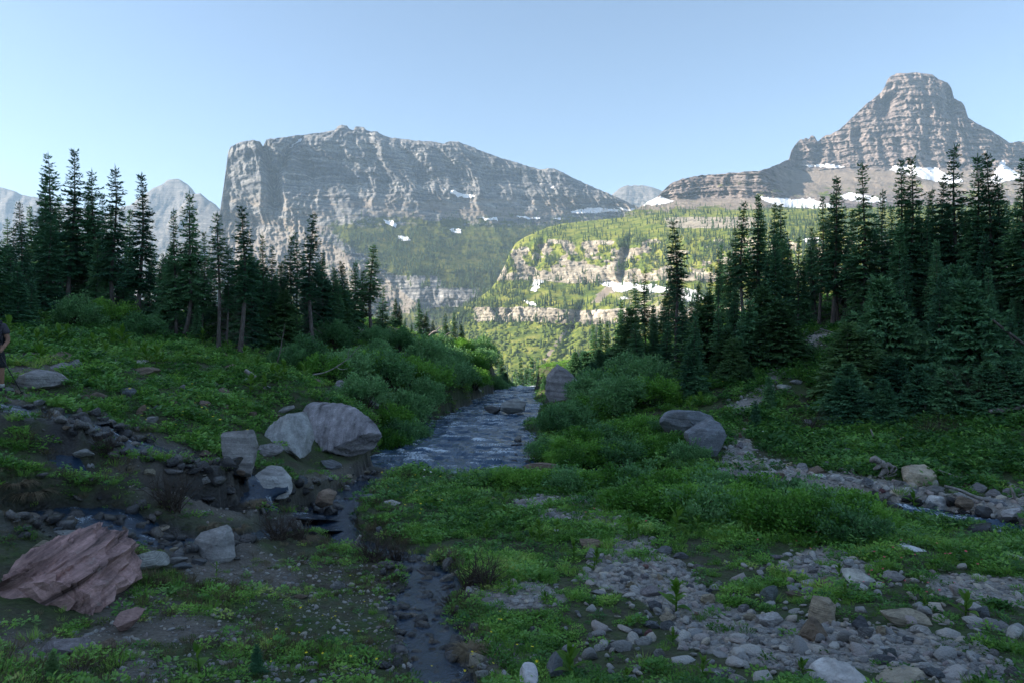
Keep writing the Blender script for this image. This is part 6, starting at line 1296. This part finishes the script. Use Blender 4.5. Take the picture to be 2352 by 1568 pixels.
def bare(seed, n, L, spread, lean=(0, 0)):
    r = np.random.default_rng(seed); g = Geo()
    for i in range(n):
        a = r.uniform(0, 6.283); q = r.uniform(0.1, 1.0)*spread; l = L*r.uniform(0.5, 1.1)
        d = norm(np.array([math.cos(a)*q+lean[0], math.sin(a)*q+lean[1], 1.0])); b = np.array([r.normal(0, .05), r.normal(0, .05), -0.03])
        s = np.linspace(0, 1, 5)[:, None]; pts = b+d*l*s+r.normal(0, 0.03, (5, 3))*s*l+np.array([d[0], d[1], -0.2])*l*0.25*s**2
        g.tube(pts, np.linspace(0.008, 0.002, 5), 3, False)
        for k in range(3):
            j = r.integers(1, 4); e = pts[j]+norm(d+r.normal(0, 0.5, 3))*l*r.uniform(0.2, 0.45); g.tube(np.stack([pts[j], (pts[j]+e)/2+r.normal(0, .01, 3), e]), [0.004, 0.003, 0.0015], 3, False)
    return g.mesh("twigs", M_STEM)
BARE = [bare(1, 60, 0.55, 0.8), bare(2, 46, 0.5, 1.6), bare(3, 50, 0.45, 1.2, (0.6, 0))]
BAREF = [bare(6, 60, 1.4, 1.6), bare(7, 60, 1.2, 1.3, (-0.5, 0))]
def baresh(u, v, k, s, label, fam=BARE, mat=None, d=None):
    p = ground_at(u, v) if d is None else np.array([(u-CU)/FPX*d, d, hz((u-CU)/FPX*d, d)])
    o = obj("bare_shrub", fam[k], None, p); o.scale = (s,)*3; o.rotation_euler = (0, 0, random.uniform(0, 6.28)); return tag(o, label, "shrub", "leafless shrubs")
baresh(395,1176,0,1.25,"rounded leafless shrub on the moss between the two left creeks")
baresh(640,1238,1,1.0,"leafless sprawling shrub on the hummock left of the pool outlet")
baresh(690,1242,2,0.9,"leafless shrub nearest the pool outlet")
baresh(860,1290,1,0.95,"grey leafless shrub covering the centre creek's bend")
baresh(910,1300,0,0.8,"small leafless shrub right beside the centre creek's bend")
baresh(1075,1350,2,1.0,"bare shrub leaning over the front creek from the right")
baresh(1120,1345,1,0.9,"half-bare twiggy shrub right of the front creek")
baresh(1040,1400,1,0.7,"low leafless twigs spreading over the front creek's right edge")
baresh(240,1050,0,0.8,"dark leafless shrub beside the upper left creek")
baresh(930,1105,1,0.7,"small leafless shrub at the stream's near left corner")
baresh(800,1045,2,0.9,"wispy leafless shrub at the foot of the largest boulder")
baresh(2240,900,0,1.2,"grey tangle of dead boughs under the right wood", BAREF, d=22.5)
baresh(2310,940,1,1.2,"bleached tangle of dead boughs near the right frame edge", BAREF, d=21.8)
baresh(2130,1000,1,0.8,"low dead tangle on the green right slope", BAREF, d=20.5)
baresh(1860,930,0,0.7,"small dead bough with forked white twigs below the dirt slope", BAREF, d=22.3)
baresh(2180,930,1,0.9,"dark dead boughs hanging below the shadowed firs", BAREF, d=22.6)
# dry hanging grass at the banks
def tuft(seed):
    r = np.random.default_rng(seed); n = 260; a = r.uniform(0, 6.283, n); b = np.stack([0.10*np.sqrt(r.random(n))*np.cos(a), 0.10*np.sqrt(r.random(n))*np.sin(a), 0.02*r.random(n)], -1)
    V = []; F = []; k = 0
    for i in range(n):
        d = np.array([math.cos(a[i])*0.9, math.sin(a[i])*0.9, 0.8]); L = r.uniform(0.16, 0.34); s = np.linspace(0, 1, 4)
        c = b[i]+np.outer(s*L, d)*0.8+np.outer(-s**2*L*0.75, [0, 0, 1.0]); w_ = np.cross(d, [0, 0, 1]); w_ = w_/np.linalg.norm(w_)*0.004
        V += [c+w_*(1-s)[:, None], c-w_*(1-s)[:, None]]; F += [(k+j, k+j+1, k+5+j, k+4+j) for j in range(3)]; k += 8
    return mesh("dry_tuft", np.concatenate(V), F, M_DRYT)
mdt = Mat("straw"); M_DRYT = mdt.fin(mdt.ramp(mdt.noise(mdt.pos("Object"), 14, 3), [(0.3, (0.09, 0.068, 0.04)), (0.7, (0.24, 0.19, 0.12))]), 0.8, None, 0.2)
TUFT = [tuft(1), tuft(2)]
for i, (u, v, s, where) in enumerate([(590,1160,1.3,"beside the pale layered boulder"),(545,1215,1.0,"on the moss hummock's right side"),(480,1215,0.9,"on top of the moss hummock"),(70,1160,1.5,"on the left bank by the frame edge"),(700,1245,1.0,"hanging over the pool outlet"),(40,1120,1.2,"under the left bank overhang"),(330,990,1.0,"above the upper left creek"),(1080,1500,0.9,"hanging into the front creek from the left"),(500,1000,0.8,"left of the cracked upright boulder")]):
    p = ground_at(u, v); o = obj("dry_grass_tuft", TUFT[i % 2], None, p); o.scale = (s,)*3; o.rotation_euler = (0, 0, i*1.3); tag(o, "straw-coloured dry grass tuft "+where, "grass tuft", "dry grass tufts")

# ------------------------------------------------------------------ the hiker at the left edge of the frame
def skin_obj(name, pts, edges, rads, root, mat, parent, lvl=2):
    me = bpy.data.meshes.new(name); me.from_pydata([tuple(p) for p in pts], edges, []); me.update(); me.materials.append(mat)
    o = obj(name, me, parent); m = o.modifiers.new("skin", 'SKIN'); m.use_smooth_shade = True
    sv = me.skin_vertices[0].data
    for i, r in enumerate(rads): sv[i].radius = r if isinstance(r, tuple) else (r, r)
    sv[root].use_root = True
    s = o.modifiers.new("sub", 'SUBSURF'); s.levels = lvl; s.render_levels = lvl
    return o
def cloth(name, c, rough=0.85):
    m = Mat(name); n = m.noise(m.pos("Object"), 18, 3)
    return m.fin(m.ramp(n, [(0.3, tuple(0.75*q for q in c)), (0.7, c)]), rough, m.bump(n, 0.01, 0.5), 0.2)
M_SKIN = cloth("skin", (0.36, 0.20, 0.14), 0.55); M_SHIRT = cloth("shirt_cloth", (0.075, 0.07, 0.085)); M_SHORT = cloth("short_cloth", (0.030, 0.033, 0.038)); M_PACK = cloth("pack_cloth", (0.018, 0.022, 0.030))
M_BOOT = cloth("boot_leather", (0.020, 0.020, 0.024), 0.6); M_SOCK = cloth("white_sock", (0.55, 0.55, 0.55)); M_HAIR = cloth("dark_hair", (0.03, 0.02, 0.015)); M_POLE = cloth("pole_metal", (0.02, 0.02, 0.022), 0.35)
hp = P(-15, 907, 13.8); hgz = hz(hp[0], hp[1]); HK = bpy.data.objects.new("person", None); COL.objects.link(HK); HK.location = (hp[0], hp[1], min(hp[2], hgz+0.05)); HK.rotation_euler = (0, 0, 0.35); HK.scale = (1.0, 1.0, 1.0)
tag(HK, "hiker in dark T-shirt, shorts and backpack holding a trekking pole", "person")
# facing -y (towards the viewer), x to the viewer's right; joints in metres
J = {"pel": (0, 0, 0.93), "wai": (0, -0.01, 1.08), "che": (0, -0.02, 1.27), "nec": (0, -0.02, 1.43), "nk2": (-0.035, -0.04, 1.50), "hea": (-0.07, -0.06, 1.60), "top": (-0.08, -0.06, 1.70),
     "shR": (0.18, -0.01, 1.38), "elR": (0.26, -0.02, 1.10), "wrR": (0.185, -0.19, 0.90), "haR": (0.17, -0.24, 0.86), "shL": (-0.18, -0.01, 1.38), "elL": (-0.27, 0.06, 1.10), "wrL": (-0.25, -0.10, 0.88), "haL": (-0.25, -0.15, 0.83),
     "hiR": (0.10, 0, 0.90), "knR": (0.145, -0.03, 0.50), "anR": (0.135, 0.03, 0.09), "toR": (0.16, -0.15, 0.03), "hiL": (-0.10, 0, 0.90), "knL": (-0.13, -0.12, 0.52), "anL": (-0.13, -0.02, 0.10), "toL": (-0.15, -0.19, 0.04)}
names = list(J); ix = {n: i for i, n in enumerate(names)}
E = [("pel", "wai"), ("wai", "che"), ("che", "nec"), ("nec", "nk2"), ("nk2", "hea"), ("hea", "top"), ("che", "shR"), ("shR", "elR"), ("elR", "wrR"), ("wrR", "haR"), ("che", "shL"), ("shL", "elL"), ("elL", "wrL"), ("wrL", "haL"), ("pel", "hiR"), ("hiR", "knR"), ("knR", "anR"), ("anR", "toR"), ("pel", "hiL"), ("hiL", "knL"), ("knL", "anL"), ("anL", "toL")]
RD = {"pel": (0.13, 0.11), "wai": (0.13, 0.10), "che": (0.15, 0.11), "nec": 0.065, "nk2": 0.058, "hea": (0.078, 0.095), "top": (0.065, 0.075), "shR": 0.062, "elR": 0.044, "wrR": 0.031, "haR": 0.036, "shL": 0.062, "elL": 0.044, "wrL": 0.031, "haL": 0.036, "hiR": 0.088, "knR": 0.056, "anR": 0.034, "toR": 0.018, "hiL": 0.088, "knL": 0.056, "anL": 0.034, "toL": 0.018}
body = skin_obj("body", [J[n] for n in names], [(ix[a], ix[b]) for a, b in E], [RD[n] for n in names], 0, M_SKIN, HK)
def sub(nm, seq, edges, rads, mat): return skin_obj(nm, seq, edges, rads, 0, mat, HK)
mid = lambda a, b, t: tuple(np.array(J[a])*(1-t)+np.array(J[b])*t)
sub("shirt", [J["che"], J["wai"], (0, 0, 0.89), J["nec"], J["shR"], mid("shR", "elR", .32), mid("shR", "elR", .62), J["shL"], mid("shL", "elL", .32), mid("shL", "elL", .62)], [(0, 1), (1, 2), (0, 3), (0, 4), (4, 5), (5, 6), (0, 7), (7, 8), (8, 9)], [(0.175, 0.135), (0.158, 0.13), (0.165, 0.14), (0.08, 0.075), 0.082, 0.080, 0.085, 0.082, 0.080, 0.085], M_SHIRT)
sub("shorts", [(0, 0, 0.93), J["hiR"], mid("hiR", "knR", .55), mid("hiR", "knR", .95), J["hiL"], mid("hiL", "knL", .55), mid("hiL", "knL", .95), (0, 0, 1.0)], [(0, 1), (1, 2), (2, 3), (0, 4), (4, 5), (5, 6), (0, 7)], [(0.15, 0.125), 0.105, 0.098, 0.095, 0.105, 0.098, 0.095, (0.15, 0.12)], M_SHORT)
for s_, a, t in ((1, "anR", "toR"), (-1, "anL", "toL")):
    A = np.array(J[a]); T_ = np.array(J[t])
    bt = skin_obj("boot", [tuple(A+[0, 0, 0.09]), tuple(A+[0, 0.005, -0.02]), tuple((A+T_)/2+[0, 0, -0.02]), tuple(T_+[0, -0.02, 0.0]), tuple(A+[0, 0.055, -0.04])], [(0, 1), (1, 2), (2, 3), (1, 4)], [0.058, 0.064, (0.060, 0.052), (0.056, 0.044), 0.052], 1, M_BOOT, HK)
    g = Geo(); K_ = np.array(J["knR" if s_ > 0 else "knL"]); dv = norm(K_-A); g.tube([A+dv*0.06, A+dv*0.12, A+dv*0.14], [0.044, 0.046, 0.046], 10); obj("sock", g.mesh("sock", M_SOCK, True), HK)
def rbox(name, c, s, mat, bev, parent):
    bm = bmesh.new(); bmesh.ops.create_cube(bm, size=1.0)
    for v in bm.verts: v.co = Vector((v.co.x*s[0]*(1-0.15*(v.co.z > 0)), v.co.y*s[1], v.co.z*s[2]))
    bmesh.ops.bevel(bm, geom=bm.edges[:], offset=bev, segments=3, affect='EDGES'); me = bpy.data.meshes.new(name); bm.to_mesh(me); bm.free(); me.materials.append(mat)
    me.polygons.foreach_set("use_smooth", np.ones(len(me.polygons), bool)); return obj(name, me, parent, c)
bp = rbox("backpack", (0, 0.20, 1.22), (0.32, 0.20, 0.50), M_PACK, 0.06, HK); rbox("pocket", (0, 0.11, -0.08), (0.24, 0.07, 0.26), M_SHORT, 0.03, bp)
for s_ in (1, -1):
    g = Geo(); g.tube([(s_*0.10, 0.13, 1.42), (s_*0.115, 0.02, 1.475), (s_*0.12, -0.12, 1.40), (s_*0.12, -0.165, 1.25), (s_*0.135, -0.10, 1.10), (s_*0.13, 0.10, 1.02)], [0.028, 0.032, 0.034, 0.03, 0.02, 0.018], 8); obj("shoulder_strap", g.mesh("shoulder_strap", M_PACK, True), HK)
V, F = ICO[3]; hc = np.array([-0.075, -0.06, 1.63])
hv = V*np.array([0.088, 0.102, 0.10]); hv = hv[:]; me = mesh("hair", hv+hc+np.array([0, 0.018, 0.03]), F, M_HAIR, True); obj("hair", me, HK)
for s_ in (1, -1):
    me = mesh("ear", V*np.array([0.014, 0.024, 0.034])+hc+np.array([s_*0.082, 0.0, -0.03]), F, M_SKIN, True); obj("ear", me, HK)
    me = mesh("eye", V*0.012+hc+np.array([s_*0.032, -0.088, -0.012]), F, M_SOCK, True); obj("eye", me, HK)
g = Geo(); g.tube([hc+[0, -0.088, 0.0], hc+[0, -0.108, -0.03], hc+[0, -0.112, -0.045], hc+[0, -0.09, -0.05]], [0.008, 0.012, 0.015, 0.006], 8); obj("nose", g.mesh("nose", M_SKIN, True), HK)
g = Geo(); g.tube([hc+[-0.026, -0.086, -0.075], hc+[0, -0.094, -0.078], hc+[0.026, -0.086, -0.075]], [0.003, 0.007, 0.003], 6); obj("mouth", g.mesh("mouth", cloth("lips", (0.32, 0.13, 0.11)), True), HK)
def fingers(hand, wrist, grip):
    h_ = np.array(J[hand]); w_ = np.array(J[wrist]); d = norm(h_-w_); sd = norm(np.cross(d, [0, 0, 1])); up = np.cross(sd, d)
    for i in range(4):
        b = h_+d*0.018+up*(0.026-0.018*i); L = [0.065, 0.075, 0.07, 0.055][i]; g = Geo()
        g.tube([b, b+d*L*0.45+sd*0.004, b+d*L*0.62+sd*L*0.38, b+d*L*0.35+sd*L*0.75], [0.0095, 0.009, 0.0085, 0.007], 8); obj("finger", g.mesh("finger", M_SKIN, True), body)
    g = Geo(); b = h_-d*0.01+up*0.03; g.tube([b, b+d*0.03+up*0.018+sd*0.01, b+d*0.045+up*0.008+sd*0.035], [0.012, 0.011, 0.008], 8); obj("thumb", g.mesh("thumb", M_SKIN, True), body)
fingers("haR", "wrR", True); fingers("haL", "wrL", False)
bpy.context.view_layer.update()
mw = HK.matrix_world.copy() if HK.matrix_world.translation.length > 0.1 else Matrix.Translation(HK.location) @ HK.rotation_euler.to_matrix().to_4x4()
hand = np.array(mw @ Vector(J["haR"]))+np.array([0.01, -0.02, 0.0])
tip = P(54, 906, hand[1]-0.25); tip[2] = max(tip[2]-0.02, hz(tip[0], tip[1])-0.02)
ax = norm(hand-tip); top = hand+ax*0.07
e = bpy.data.objects.new("trekking_pole", None); COL.objects.link(e); e.location = tip; tag(e, "thin black trekking pole planted beside the hiker", "trekking pole")
g = Geo(); g.tube([np.zeros(3), (hand-tip)*0.5, hand-tip], [0.008, 0.010, 0.012], 8); obj("shaft", g.mesh("shaft", M_POLE, True), e)
g = Geo(); g.tube([hand-tip-ax*0.08, hand-tip, top-tip], [0.016, 0.018, 0.021], 10); obj("grip", g.mesh("grip", M_BOOT, True), e)
g = Geo(); g.tube([ax*0.07, ax*0.075, ax*0.08], [0.02, 0.034, 0.02], 10); obj("basket", g.mesh("basket", M_POLE, True), e)
